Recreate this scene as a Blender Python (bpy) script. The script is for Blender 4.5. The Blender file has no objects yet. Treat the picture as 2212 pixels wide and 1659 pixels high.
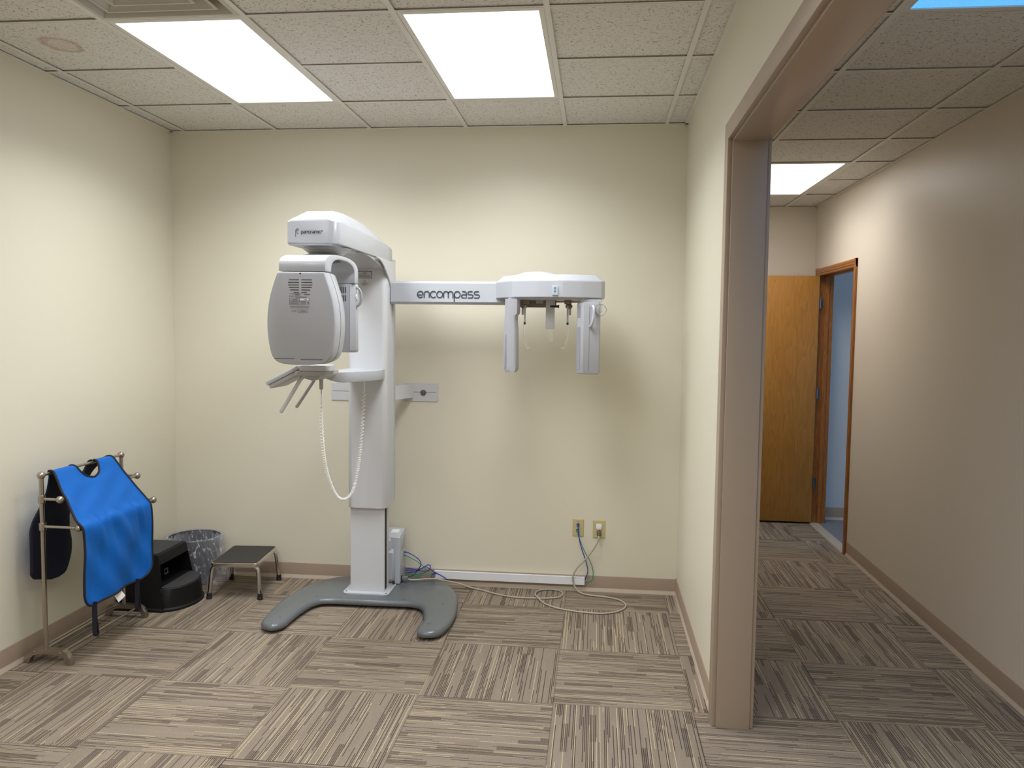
import bpy, bmesh, math, random
from mathutils import Vector, Matrix
random.seed(7)
PI = math.pi
scene = bpy.context.scene
COL = scene.collection
V = Vector

# ------------------------------------------------------------------ helpers
def lin(c):
    c = c / 255.0
    return c / 12.92 if c <= 0.04045 else ((c + 0.055) / 1.055) ** 2.4
def rgb(r, g, b): return (lin(r), lin(g), lin(b), 1.0)

def new_mat(name):
    m = bpy.data.materials.new(name); m.use_nodes = True
    nt = m.node_tree
    return m, nt, nt.nodes['Principled BSDF']

def mat(name, col, rough=.5, metal=0., var=.03, vscale=40., bump=0., bscale=300., spec=.5, aniso=None):
    """principled surface with a faint procedural mottling"""
    m, nt, b = new_mat(name)
    n = nt.nodes; l = nt.links
    tc = n.new('ShaderNodeTexCoord')
    no = n.new('ShaderNodeTexNoise'); no.inputs['Scale'].default_value = vscale; no.inputs['Detail'].default_value = 3
    l.new(tc.outputs['Object'], no.inputs['Vector'])
    mr = n.new('ShaderNodeMapRange')
    mr.inputs['To Min'].default_value = 1 - var; mr.inputs['To Max'].default_value = 1 + var
    l.new(no.outputs['Fac'], mr.inputs['Value'])
    mx = n.new('ShaderNodeVectorMath'); mx.operation = 'SCALE'
    mx.inputs[0].default_value = col[:3]
    l.new(mr.outputs['Result'], mx.inputs['Scale'])
    l.new(mx.outputs['Vector'], b.inputs['Base Color'])
    b.inputs['Roughness'].default_value = rough
    b.inputs['Metallic'].default_value = metal
    b.inputs['Specular IOR Level'].default_value = spec
    if bump > 0:
        n2 = n.new('ShaderNodeTexNoise'); n2.inputs['Scale'].default_value = bscale; n2.inputs['Detail'].default_value = 2
        l.new(tc.outputs['Object'], n2.inputs['Vector'])
        bp = n.new('ShaderNodeBump'); bp.inputs['Strength'].default_value = bump; bp.inputs['Distance'].default_value = .002
        l.new(n2.outputs['Fac'], bp.inputs['Height']); l.new(bp.outputs['Normal'], b.inputs['Normal'])
    return m

def smooth(me, ang=38):
    me.polygons.foreach_set('use_smooth', [True] * len(me.polygons))
    me.set_sharp_from_angle(angle=math.radians(ang))

OFF = {}
def obj(name, bm, m, parent=None, at=None, sm=38, loc=None):
    """link ONE mesh object; mesh vertices are given in world space"""
    bmesh.ops.recalc_face_normals(bm, faces=bm.faces)
    me = bpy.data.meshes.new(name)
    off = OFF.get(parent.name, V((0, 0, 0))) if parent else (V(loc) if loc else V((0, 0, 0)))
    bmesh.ops.translate(bm, verts=bm.verts, vec=-off)
    bm.to_mesh(me); bm.free()
    for mm in (m if isinstance(m, (list, tuple)) else [m]): me.materials.append(mm)
    if sm: smooth(me, sm)
    o = bpy.data.objects.new(name, me); COL.objects.link(o)
    if parent: o.parent = parent
    else: o.location = off
    OFF[o.name] = off
    return o

def thing(name, label, cat, loc, group=None):
    o = bpy.data.objects.new(name, None); COL.objects.link(o)
    o.empty_display_size = .05
    o.location = loc; o['label'] = label; o['category'] = cat
    if group: o['group'] = group
    OFF[o.name] = V(loc)
    return o
def tag(o, label, cat, group=None):
    o['label'] = label; o['category'] = cat
    if group: o['group'] = group
    return o
def struct(name, bm, m, parent=None, label=None, sm=38):
    o = obj(name, bm, m, parent, sm=sm)
    o['kind'] = 'structure'
    if label and not parent: o['label'] = label
    return o

def B(): return bmesh.new()

def box(bm, x0, x1, y0, y1, z0, z1, bev=0., seg=2, edges='all', mi=0):
    vs = [bm.verts.new((x, y, z)) for x in (x0, x1) for y in (y0, y1) for z in (z0, z1)]
    q = [(0, 1, 3, 2), (4, 6, 7, 5), (0, 4, 5, 1), (2, 3, 7, 6), (0, 2, 6, 4), (1, 5, 7, 3)]
    fs = [bm.faces.new([vs[i] for i in f]) for f in q]
    for f in fs: f.material_index = mi
    if bev > 0:
        es = {e for f in fs for e in f.edges}
        if edges == 'z': es = {e for e in es if abs(e.verts[0].co.z - e.verts[1].co.z) > 1e-6}
        if edges == 'x': es = {e for e in es if abs(e.verts[0].co.x - e.verts[1].co.x) > 1e-6}
        if edges == 'y': es = {e for e in es if abs(e.verts[0].co.y - e.verts[1].co.y) > 1e-6}
        bmesh.ops.bevel(bm, geom=list(es), offset=bev, segments=seg, profile=.5, affect='EDGES')
    return vs

def prism(bm, pts, axis, a, b, bev=0., seg=2, both=True):
    """polygon pts extruded along axis between a and b.  axis z: pts (x,y); y: pts (x,z); x: pts (y,z)"""
    def P(p, t):
        return {'z': (p[0], p[1], t), 'y': (p[0], t, p[1]), 'x': (t, p[0], p[1])}[axis]
    v0 = [bm.verts.new(P(p, a)) for p in pts]; v1 = [bm.verts.new(P(p, b)) for p in pts]
    n = len(pts)
    f0 = bm.faces.new(v0); f1 = bm.faces.new(v1)
    fs = [bm.faces.new((v0[i], v0[(i + 1) % n], v1[(i + 1) % n], v1[i])) for i in range(n)]
    if bev > 0:
        es = set(f1.edges) | (set(f0.edges) if both else set())
        bmesh.ops.bevel(bm, geom=list(es), offset=bev, segments=seg, profile=.5, affect='EDGES')

def loft(bm, rings, cap0=True, cap1=True, closed=True, mi=0):
    R = [[bm.verts.new(p) for p in r] for r in rings]
    n = len(R[0]); fs = []
    for a, b in zip(R[:-1], R[1:]):
        for i in range(n if closed else n - 1):
            fs.append(bm.faces.new((a[i], a[(i + 1) % n], b[(i + 1) % n], b[i])))
    if cap0: fs.append(bm.faces.new(R[0]))
    if cap1: fs.append(bm.faces.new(R[-1]))
    for f in fs: f.material_index = mi
    return R

def tube(bm, pts, r, n=10, caps=True, radii=None, closed=False):
    pts = [V(p) for p in pts]
    N = len(pts); rings = []
    t0 = (pts[1] - pts[0]).normalized()
    up = V((0, 0, 1)) if abs(t0.z) < .9 else V((1, 0, 0))
    nrm = t0.cross(up).normalized()
    for i, p in enumerate(pts):
        if closed: t = (pts[(i + 1) % N] - pts[i - 1]).normalized()
        elif i == 0: t = t0
        elif i == N - 1: t = (pts[-1] - pts[-2]).normalized()
        else: t = (pts[i + 1] - pts[i - 1]).normalized()
        nrm = (nrm - t * nrm.dot(t))
        if nrm.length < 1e-6: nrm = t.orthogonal()
        nrm.normalize(); bn = t.cross(nrm)
        rr = radii[i] if radii else r
        rings.append([p + (nrm * math.cos(2 * PI * k / n) + bn * math.sin(2 * PI * k / n)) * rr for k in range(n)])
    if closed: rings.append(rings[0])
    if closed:
        R = [[bm.verts.new(p) for p in rg] for rg in rings[:-1]]
        for i in range(N):
            a, b = R[i], R[(i + 1) % N]
            for k in range(n): bm.faces.new((a[k], a[(k + 1) % n], b[(k + 1) % n], b[k]))
    else: loft(bm, rings, caps, caps)

def cat(pts, k=8, closed=False):
    """Catmull-Rom through points of any dimension"""
    P = [tuple(p) for p in pts]; out = []; n = len(P); d = len(P[0])
    rng = range(n if closed else n - 1)
    for i in rng:
        if closed: p0, p1, p2, p3 = P[i - 1], P[i], P[(i + 1) % n], P[(i + 2) % n]
        else: p0, p1, p2, p3 = P[max(i - 1, 0)], P[i], P[i + 1], P[min(i + 2, n - 1)]
        for j in range(k):
            t = j / k
            out.append(tuple(.5 * (2 * p1[c] + (-p0[c] + p2[c]) * t + (2 * p0[c] - 5 * p1[c] + 4 * p2[c] - p3[c]) * t * t + (-p0[c] + 3 * p1[c] - 3 * p2[c] + p3[c]) * t ** 3) for c in range(d)))
    if not closed: out.append(P[-1])
    return out

def lathe(bm, prof, cx, cy, n=32, axis='z', cz=0.):
    """prof: (radius, height) list"""
    rings = []
    for r, h in prof:
        ring = []
        for k in range(n):
            a = 2 * PI * k / n
            c, s = r * math.cos(a), r * math.sin(a)
            ring.append({'z': (cx + c, cy + s, h), 'y': (cx + c, h, cz + s), 'x': (h, cy + c, cz + s)}[axis])
        rings.append(ring)
    loft(bm, rings, prof[0][0] > 1e-5, prof[-1][0] > 1e-5)

def ball(bm, c, r, seg=18, sc=(1, 1, 1)):
    M = Matrix.Translation(c) @ Matrix.Diagonal((r * sc[0], r * sc[1], r * sc[2], 1))
    bmesh.ops.create_uvsphere(bm, u_segments=seg, v_segments=seg // 2 + 2, radius=1, matrix=M)

def cyl(bm, c0, c1, r, n=20, r2=None):
    tube(bm, [c0, c1], r, n, radii=[r, r if r2 is None else r2])

def rrect(x0, x1, y0, y1, r, k=5):
    out = []
    for cx, cy, a0 in ((x1 - r, y1 - r, 0), (x0 + r, y1 - r, 90), (x0 + r, y0 + r, 180), (x1 - r, y0 + r, 270)):
        for i in range(k + 1):
            a = math.radians(a0 + 90 * i / k); out.append((cx + r * math.cos(a), cy + r * math.sin(a)))
    return out

# ------------------------------------------------------------------ measured room
F_PX = 1712.92
XL, XR, YB = -2.757, 0.522, 4.942      # left wall, right wall face, back wall
TH = 0.134                             # right wall thickness
H, HC = 2.8864, 2.7356                 # ceiling heights
X2, Y2 = 1.8754, 7.19                  # hallway right wall, hallway end
XC = XR + TH
YJ, HJ = 3.2654, 2.395                 # far jamb of the wide opening
T = 0.6096
CX, RY = -2.6539, 3.1502               # room ceiling grid origin
GX, GY = 0.997, 2.9233                 # hallway ceiling grid origin
YF = -2.6                              # wall behind the viewer
YN = -0.9                              # near jamb of the wide opening

# ------------------------------------------------------------------ materials
def node_fn(nt):
    n, l = nt.nodes, nt.links
    def set_in(sock, v):
        if hasattr(v, 'is_linked'): l.new(v, sock)
        else: sock.default_value = v
    def M(op, a, b=None, c=None):
        x = n.new('ShaderNodeMath'); x.operation = op
        set_in(x.inputs[0], a)
        if b is not None: set_in(x.inputs[1], b)
        if c is not None: set_in(x.inputs[2], c)
        return x.outputs[0]
    def XYZ(a, b, c):
        x = n.new('ShaderNodeCombineXYZ')
        for s, v in zip(x.inputs, (a, b, c)): set_in(s, v)
        return x.outputs[0]
    def WN(vec):
        x = n.new('ShaderNodeTexWhiteNoise'); x.noise_dimensions = '3D'; l.new(vec, x.inputs['Vector']); return x.outputs['Value']
    def NOISE(vec, sc, det=2., rough=.5):
        x = n.new('ShaderNodeTexNoise'); l.new(vec, x.inputs['Vector'])
        x.inputs['Scale'].default_value = sc; x.inputs['Detail'].default_value = det; x.inputs['Roughness'].default_value = rough
        return x.outputs['Fac']
    def MIX(f, a, b):
        x = n.new('ShaderNodeMix'); x.data_type = 'RGBA'
        set_in(x.inputs['Factor'], f); set_in(x.inputs['A'], a); set_in(x.inputs['B'], b); return x.outputs['Result']
    def MIXF(f, a, b):
        x = n.new('ShaderNodeMix'); x.data_type = 'FLOAT'
        set_in(x.inputs[0], f); set_in(x.inputs[2], a); set_in(x.inputs[3], b); return x.outputs[0]
    return M, XYZ, WN, NOISE, MIX, MIXF

def carpet_mat():
    m, nt, b = new_mat('carpet_tile')
    n, l = nt.nodes, nt.links
    M, XYZ, WN, NOISE, MIX, MIXF = node_fn(nt)
    tc = n.new('ShaderNodeTexCoord'); sp = n.new('ShaderNodeSeparateXYZ'); l.new(tc.outputs['Object'], sp.inputs[0])
    s = .6054
    u = M('DIVIDE', M('SUBTRACT', sp.outputs[0], -.1605), s); v = M('DIVIDE', M('SUBTRACT', sp.outputs[1], 3.9981), s)
    i = M('FLOOR', u); j = M('FLOOR', v); fu = M('SUBTRACT', u, i); fv = M('SUBTRACT', v, j)
    par = M('FLOORED_MODULO', M('ADD', i, j), 2.)
    across = MIXF(par, fu, fv); along = MIXF(par, fv, fu)
    tid = M('ADD', M('MULTIPLY', i, 17.31), M('MULTIPLY', j, 5.77))
    # thin yarn lines
    li = M('FLOOR', M('MULTIPLY', across, 168.))
    r1 = WN(XYZ(li, tid, 1.7))
    sg = M('FLOOR', M('ADD', M('MULTIPLY', along, 1.7), M('MULTIPLY', r1, 9.)))
    w = WN(XYZ(li, sg, M('ADD', tid, .37)))
    # wider darker dashes
    lb = M('FLOOR', M('ADD', M('MULTIPLY', across, 21.), .4)); rb = WN(XYZ(lb, tid, 9.1))
    sb = M('FLOOR', M('ADD', M('MULTIPLY', along, 2.7), M('MULTIPLY', rb, 7.)))
    wb = WN(XYZ(lb, sb, M('ADD', tid, 4.9)))
    blk = M('LESS_THAN', wb, .09)
    odd = M('FLOORED_MODULO', li, 2.)
    # broad shade bands
    bands = NOISE(XYZ(M('MULTIPLY', across, 14.), M('ADD', M('MULTIPLY', along, 1.5), M('MULTIPLY', tid, 3.1)), tid), 1.0, 2.)
    base = MIX(bands, rgb(124, 113, 101), rgb(150, 137, 121))
    dark = M('MULTIPLY', M('LESS_THAN', w, .36), odd); light = M('MULTIPLY', M('GREATER_THAN', w, .74), M('LESS_THAN', M('FLOORED_MODULO', li, 4.), .5))
    c = MIX(M('MULTIPLY', dark, .85), base, rgb(64, 51, 48))
    c = MIX(M('MULTIPLY', light, .85), c, rgb(186, 170, 138))
    c = MIX(M('MULTIPLY', blk, M('ADD', .22, M('MULTIPLY', odd, .55))), c, rgb(62, 51, 48))
    g = NOISE(tc.outputs['Object'], 300., 2., .7)
    gm = n.new('ShaderNodeMapRange'); gm.inputs['From Min'].default_value = .3; gm.inputs['From Max'].default_value = .7
    gm.inputs['To Min'].default_value = .66; gm.inputs['To Max'].default_value = 1.34; l.new(g, gm.inputs['Value'])
    # seams between tiles
    eu = M('MINIMUM', fu, M('SUBTRACT', 1., fu)); ev = M('MINIMUM', fv, M('SUBTRACT', 1., fv))
    seam = M('LESS_THAN', M('MINIMUM', eu, ev), .0035)
    k = M('MULTIPLY', gm.outputs[0], M('SUBTRACT', 1., M('MULTIPLY', seam, .35)))
    sc = n.new('ShaderNodeVectorMath'); sc.operation = 'SCALE'; l.new(c, sc.inputs[0]); l.new(k, sc.inputs['Scale'])
    l.new(sc.outputs[0], b.inputs['Base Color'])
    b.inputs['Roughness'].default_value = .95; b.inputs['Specular IOR Level'].default_value = .15
    bp = n.new('ShaderNodeBump'); bp.inputs['Strength'].default_value = .5; bp.inputs['Distance'].default_value = .003
    l.new(M('ADD', g, M('MULTIPLY', w, .35)), bp.inputs['Height']); l.new(bp.outputs[0], b.inputs['Normal'])
    return m

def tile_mat(name, col, stain=False):
    """mineral-fibre ceiling tile with short worm fissures"""
    m, nt, b = new_mat(name)
    n, l = nt.nodes, nt.links
    M, XYZ, WN, NOISE, MIX, MIXF = node_fn(nt)
    tc = n.new('ShaderNodeTexCoord'); ob = tc.outputs['Object']
    a = NOISE(ob, 52., 1., .5)
    worm = M('LESS_THAN', M('ABSOLUTE', M('SUBTRACT', a, .5)), .021)
    mask = M('GREATER_THAN', NOISE(ob, 74., 0.), .515)
    f = M('MULTIPLY', worm, mask)
    dots = M('GREATER_THAN', NOISE(ob, 260., 0.), .74)
    f = M('MAXIMUM', f, M('MULTIPLY', dots, .6))
    mott = NOISE(ob, 30., 3.)
    base = MIX(mott, tuple(c * .93 for c in col[:3]) + (1,), tuple(min(1, c * 1.06) for c in col[:3]) + (1,))
    c = MIX(M('MULTIPLY', f, .66), base, rgb(92, 84, 74))
    if stain:   # an old brown water ring on one tile
        sp = n.new('ShaderNodeSeparateXYZ'); l.new(ob, sp.inputs[0])
        dx = M('DIVIDE', M('SUBTRACT', sp.outputs[0], -2.415), .088); dy = M('DIVIDE', M('SUBTRACT', sp.outputs[1], 3.415), .105)
        d = M('ADD', M('SQRT', M('ADD', M('MULTIPLY', dx, dx), M('MULTIPLY', dy, dy))), M('MULTIPLY', M('SUBTRACT', NOISE(ob, 22., 2.), .5), .5))
        ring = M('SUBTRACT', 1., M('MINIMUM', 1., M('ABSOLUTE', M('DIVIDE', M('SUBTRACT', d, .82), .2))))
        c = MIX(M('MULTIPLY', ring, .5), c, rgb(150, 108, 66))
        inn = M('MULTIPLY', M('LESS_THAN', d, .8), .22)
        c = MIX(inn, c, rgb(190, 150, 115))
    l.new(c, b.inputs['Base Color'])
    b.inputs['Roughness'].default_value = .95; b.inputs['Specular IOR Level'].default_value = .1
    bp = n.new('ShaderNodeBump'); bp.inputs['Strength'].default_value = .4; bp.inputs['Distance'].default_value = .002; bp.invert = True
    l.new(f, bp.inputs['Height']); l.new(bp.outputs[0], b.inputs['Normal'])
    return m

def wood_mat(name, c0, c1, axis='z', sc=1., rough=.35, contrast=1.):
    m, nt, b = new_mat(name)
    n, l = nt.nodes, nt.links
    M, XYZ, WN, NOISE, MIX, MIXF = node_fn(nt)
    tc = n.new('ShaderNodeTexCoord'); sp = n.new('ShaderNodeSeparateXYZ'); l.new(tc.outputs['Object'], sp.inputs[0])
    x, y, z = sp.outputs
    if axis == 'y': x, y, z = x, z, y
    p = XYZ(M('MULTIPLY', x, 9. * sc), M('MULTIPLY', y, 9. * sc), M('MULTIPLY', z, .9 * sc))
    w1 = NOISE(p, 1., 3., .55)
    rings = M('FRACT', M('MULTIPLY', w1, 11.))
    fine = NOISE(XYZ(M('MULTIPLY', x, 300. * sc), M('MULTIPLY', y, 300. * sc), M('MULTIPLY', z, 7. * sc)), 1., 2., .6)
    fac = M('ADD', M('MULTIPLY', rings, .35 * contrast), M('MULTIPLY', fine, .55))
    c = MIX(fac, c0, c1)
    l.new(c, b.inputs['Base Color']); b.inputs['Roughness'].default_value = rough
    return m

def emit_mat(name, col, strength):
    """prismatic acrylic light lens, lit from behind"""
    m, nt, b = new_mat(name)
    n, l = nt.nodes, nt.links
    M, XYZ, WN, NOISE, MIX, MIXF = node_fn(nt)
    tc = n.new('ShaderNodeTexCoord')
    vo = n.new('ShaderNodeTexVoronoi'); vo.inputs['Scale'].default_value = 160.; l.new(tc.outputs['Object'], vo.inputs['Vector'])
    b.inputs['Base Color'].default_value = (.8 * col[0], .8 * col[1], .8 * col[2], 1)
    b.inputs['Emission Color'].default_value = col
    l.new(M('MULTIPLY', M('SUBTRACT', 1.12, M('MULTIPLY', vo.outputs['Distance'], .25)), strength), b.inputs['Emission Strength'])
    return m

M_WALL = mat('wall_paint_cream', rgb(221, 216, 198), .45, var=.012, vscale=3., bump=.12, bscale=420., spec=.35)
M_WALL_HALL = mat('wall_paint_hall', rgb(215, 205, 191), .42, var=.012, vscale=3., bump=.12, bscale=420., spec=.4)
M_WALL_SIDE = mat('wall_paint_side_room', rgb(196, 200, 204), .6, var=.01, vscale=3., bump=.1, bscale=420.)
M_TRIM = mat('trim_taupe_gloss', rgb(168, 151, 134), .4, var=.02, vscale=12., bump=.05, bscale=200.)
M_BASE = mat('baseboard_vinyl', rgb(158, 139, 122), .45, var=.03, vscale=15.)
M_TOE = mat('baseboard_toe', rgb(196, 180, 164), .5, var=.03, vscale=15.)
M_CARPET = carpet_mat()
M_TILE = tile_mat('ceiling_tile', rgb(222, 219, 213), True)
M_GRID = mat('ceiling_grid_white', rgb(222, 219, 213), .5, var=.01)
M_DARK = mat('plenum_shade', rgb(30, 28, 26), .9)  # near-black colour stands in for shade behind the louvres and tile gaps
M_LENS = emit_mat('light_lens_white', (.94, .97, 1., 1), 2.6)
M_LENS_HALL = emit_mat('light_lens_hall', (1., .985, .96, 1), 4.)
M_LENS_BLUE = emit_mat('light_lens_blue_sky', (.13, .52, 1., 1), .9)
M_VENT = mat('vent_enamel', rgb(190, 185, 176), .4, var=.01)
M_WHITE = mat('machine_white', rgb(182, 186, 194), .22, var=.01)
M_WHITE2 = mat('machine_white_satin', rgb(203, 205, 209), .42, var=.015, bump=.04)
M_SILVER = mat('machine_silver_panel', rgb(168, 170, 177), .36, metal=.0, var=.015)
M_GREYP = mat('machine_grey_plastic', rgb(178, 178, 180), .4, var=.015)
M_BASEGREY = mat('base_grey_enamel', rgb(98, 103, 106), .22, var=.03, vscale=80., bump=.06, bscale=500.)
M_INK = mat('lettering_ink', rgb(62, 66, 74), .5)
M_INKGREEN = mat('logo_grey_green', rgb(88, 100, 92), .5)
M_BLACK = mat('slot_black', rgb(14, 14, 15), .7)
M_RUB = mat('rubber_black', rgb(26, 26, 27), .6, var=.06, bump=.1)
M_LABEL = mat('label_grey', rgb(186, 186, 186), .5)
M_LABELW = mat('label_white', rgb(232, 233, 235), .5)
M_LABELLINE = mat('label_print', rgb(118, 118, 122), .6)
M_TAUPEP = mat('pivot_taupe', rgb(126, 116, 108), .4)
M_CHROME = mat('chrome', rgb(214, 210, 204), .12, metal=1., var=.02)
M_NICKEL = mat('brushed_nickel', rgb(176, 168, 158), .32, metal=1., var=.05, vscale=90.)
M_SLOT = mat('beam_slot_grey', rgb(146, 148, 158), .4)
M_CORDW = mat('cord_white', rgb(240, 240, 240), .35, var=.01)
M_CLEAR, _nt, _b = new_mat('clear_acrylic')
_b.inputs['Base Color'].default_value = (.95, .95, .92, 1); _b.inputs['Roughness'].default_value = .15
_b.inputs['Transmission Weight'].default_value = .9; _b.inputs['IOR'].default_value = 1.25
M_PAD = mat('keypad_pale_blue', rgb(178, 198, 212), .35)
M_OAKDOOR = wood_mat('oak_veneer', rgb(150, 98, 38), rgb(192, 136, 62), 'z', 1., .3)
M_OAKTRIM = wood_mat('oak_trim', rgb(120, 70, 26), rgb(176, 112, 50), 'z', 1.6, .3, 1.5)
M_HINGE = mat('hinge_steel', rgb(120, 122, 126), .35, metal=1.)
M_SIDEFLOOR = mat('side_room_floor', rgb(112, 116, 124), .7, var=.05, vscale=60.)
M_STRIP = mat('threshold_strip', rgb(176, 164, 148), .5)
M_BLUECAB = mat('cable_blue', rgb(28, 62, 170), .4)
M_GREENCAB = mat('cable_green', rgb(24, 140, 118), .4)
M_CORD = mat('cord_grey', rgb(172, 166, 152), .45)
M_PLATE = mat('wall_plate_ivory', rgb(196, 184, 138), .4)
M_RACE = mat('raceway_white', rgb(232, 234, 240), .35)
M_PLUG = mat('plug_grey', rgb(96, 90, 78), .5)
M_STOOLBLK = mat('stool_plastic_black', rgb(15, 15, 16), .5, spec=.3, var=.08, vscale=200., bump=.35, bscale=700.)
M_STOOLTOP = mat('stool_tread_grey', rgb(52, 52, 54), .7, var=.1, vscale=400., bump=.4, bscale=900.)
M_MAT = mat('footstool_rubber_mat', rgb(52, 50, 47), .75, var=.06, bump=.25, bscale=500.)
M_BIN = mat('bin_plastic_grey', rgb(74, 74, 80), .5)
M_BLUEFAB = mat('apron_blue_nylon', rgb(4, 100, 192), .5, spec=.25, var=.05, vscale=25., bump=.12, bscale=900.)
M_NAVY = mat('apron_navy_lining', rgb(17, 21, 46), .7, var=.1, vscale=40., bump=.1, bscale=900.)
M_BIND = mat('apron_binding_navy', rgb(15, 16, 34), .7, bump=.3, bscale=900.)
M_TAGW = mat('care_tag_white', rgb(230, 228, 226), .7)

def film_mat():
    m, nt, b = new_mat('bin_liner_film')
    n, l = nt.nodes, nt.links
    b.inputs['Base Color'].default_value = (.82, .83, .9, 1); b.inputs['Roughness'].default_value = .25
    tr = n.new('ShaderNodeBsdfTransparent'); tr.inputs['Color'].default_value = (.93, .93, .95, 1)
    lw = n.new('ShaderNodeLayerWeight'); lw.inputs['Blend'].default_value = .35
    tc = n.new('ShaderNodeTexCoord')
    no = n.new('ShaderNodeTexNoise'); no.inputs['Scale'].default_value = 20.; no.inputs['Detail'].default_value = 3.; no.inputs['Distortion'].default_value = 3.
    mp = n.new('ShaderNodeVectorMath'); mp.operation = 'MULTIPLY'; mp.inputs[1].default_value = (1, 1, .38)
    l.new(tc.outputs['Object'], mp.inputs[0]); l.new(mp.outputs[0], no.inputs['Vector'])
    ma = n.new('ShaderNodeMath'); ma.operation = 'MULTIPLY_ADD'; ma.inputs[1].default_value = .5; ma.inputs[2].default_value = .07
    l.new(lw.outputs['Facing'], ma.inputs[0])
    mb = n.new('ShaderNodeMapRange'); mb.inputs['From Min'].default_value = .56; mb.inputs['From Max'].default_value = .70; mb.inputs['To Max'].default_value = .45
    l.new(no.outputs['Fac'], mb.inputs['Value'])
    ad = n.new('ShaderNodeMath'); ad.operation = 'ADD'; ad.use_clamp = True
    l.new(ma.outputs[0], ad.inputs[0]); l.new(mb.outputs[0], ad.inputs[1])
    mx = n.new('ShaderNodeMixShader'); l.new(ad.outputs[0], mx.inputs[0]); l.new(tr.outputs[0], mx.inputs[1]); l.new(b.outputs[0], mx.inputs[2])
    bp = n.new('ShaderNodeBump'); bp.inputs['Strength'].default_value = .8; bp.inputs['Distance'].default_value = .01
    l.new(no.outputs['Fac'], bp.inputs['Height']); l.new(bp.outputs[0], b.inputs['Normal'])
    l.new(mx.outputs[0], n['Material Output'].inputs['Surface'])
    return m
M_FILM = film_mat()

# ------------------------------------------------------------------ room shell
def quadbox(name, x0, x1, y0, y1, z0, z1, m, **k):
    bm = B(); box(bm, x0, x1, y0, y1, z0, z1); return struct(name, bm, m, sm=0, **k)

quadbox('floor', XL - .1, X2 + .0, YF - .1, Y2 + .1, -.1, 0, M_CARPET)
quadbox('floor_side_room', X2, 5.2, 4.0, Y2 + .1, -.1, 0.001, M_SIDEFLOOR)
quadbox('wall_left', XL - .1, XL, YF, YB + .1, 0, 3.1, M_WALL)
quadbox('wall_back', XL, XR + .02, YB, YB + .1, 0, 3.1, M_WALL)
quadbox('wall_front', XL, X2 + .1, YF - .1, YF, 0, 3.1, M_WALL)
bm = B()   # right wall: solid beyond the jamb, header over the wide opening, stub near the viewer
prof = [(YF, 0), (YN - .012, 0), (YN - .012, HJ + .012), (YJ + .012, HJ + .012), (YJ + .012, 0), (Y2, 0), (Y2, 3.1), (YF, 3.1)]
prism(bm, prof, 'x', XR, XC)
struct('wall_right', bm, M_WALL, sm=0)
quadbox('wall_hall_end', XC, 5.2, Y2, Y2 + .1, 0, 3.1, M_WALL_HALL)
DY0, DY1, DH = 6.092, 7.035, 2.135
bm = B()   # hallway right wall with the doorway
prism(bm, [(YF, 0), (DY0 - .02, 0), (DY0 - .02, DH + .02), (DY1 + .02, DH + .02), (DY1 + .02, 0), (Y2, 0), (Y2, 3.1), (YF, 3.1)], 'x', X2, X2 + .12)
struct('wall_hall_right', bm, M_WALL_HALL, sm=0)
bm = B(); box(bm, X2 + .12, 5.2, 7.1895, Y2 + .001, 0, 2.75); box(bm, X2 + .12, 5.2, 4.0, 4.02, 0, 2.75); box(bm, 5.15, 5.2, 4.02, 7.189, 0, 2.75)
struct('wall_side_room', bm, M_WALL_SIDE, sm=0)
quadbox('ceiling_side_room', X2 + .12, 5.2, 4.0, Y2, 2.74, 2.84, M_WALL_SIDE)

# baseboards: coved vinyl strip with a pale toe
def baseboard(name, pts_run, inward, h=.1):
    """pts_run: two XY points along the wall; inward: unit XY into the room"""
    (xa, ya), (xb, yb) = pts_run; ix, iy = inward
    bm = B()
    prof = [(0, 0), (.012, 0), (.0115, .004), (.007, .016), (.005, .024), (.005, h - .004), (.003, h), (0, h)]
    r0 = [(xa + ix * d, ya + iy * d, z) for d, z in prof]; r1 = [(xb + ix * d, yb + iy * d, z) for d, z in prof]
    loft(bm, [r0, r1])
    for f in bm.faces:
        if f.calc_center_median().z < .022 and len(f.verts) == 4: f.material_index = 1
    return struct(name, bm, [M_BASE, M_TOE], sm=30)
baseboard('baseboard_left', [(XL, YF), (XL, YB)], (1, 0), .108)
baseboard('baseboard_back', [(XL, YB), (XR, YB)], (0, -1), .1)
baseboard('baseboard_right', [(XR, YJ + .07), (XR, YB)], (-1, 0), .108)
baseboard('baseboard_hall_right', [(X2, YF), (X2, DY0 - .065)], (-1, 0), .105)
baseboard('baseboard_hall_left', [(XC, YJ + .07), (XC, Y2)], (1, 0), .105)
baseboard('baseboard_hall_end', [(XC, Y2), (X2, Y2)], (0, -1), .105)
baseboard('baseboard_side_room', [(X2 + .14, Y2), (5.1, Y2)], (0, -1), .11)

# wide cased opening: jamb liner + flat casing both sides
bm = B()
LT = .018
box(bm, XR - .001, XC + .001, YJ - LT * 0 - .001, YJ + LT - .001, 0, HJ + LT, .002)
box(bm, XR - .001, XC + .001, YN, YJ, HJ, HJ + LT, .002)
box(bm, XR - .001, XC + .001, YN - LT, YN, 0, HJ + LT, .002)
struct('trim_1', bm, M_TRIM)
def casing(name, x0, x1, w=.072, rev=.010):
    bm = B()
    box(bm, x0, x1, YJ + rev, YJ + rev + w, 0, HJ + rev + w, .003)
    box(bm, x0, x1, YN - rev - w, YN - rev, 0, HJ + rev + w, .003)
    box(bm, x0 - .0004, x1 + .0004, YN - rev - w, YJ + rev + w, HJ + rev, HJ + rev + w, .003)
    return struct(name, bm, M_TRIM)
casing('trim_2', XR - .020, XR)
casing('trim_3', XC, XC + .018)

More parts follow.
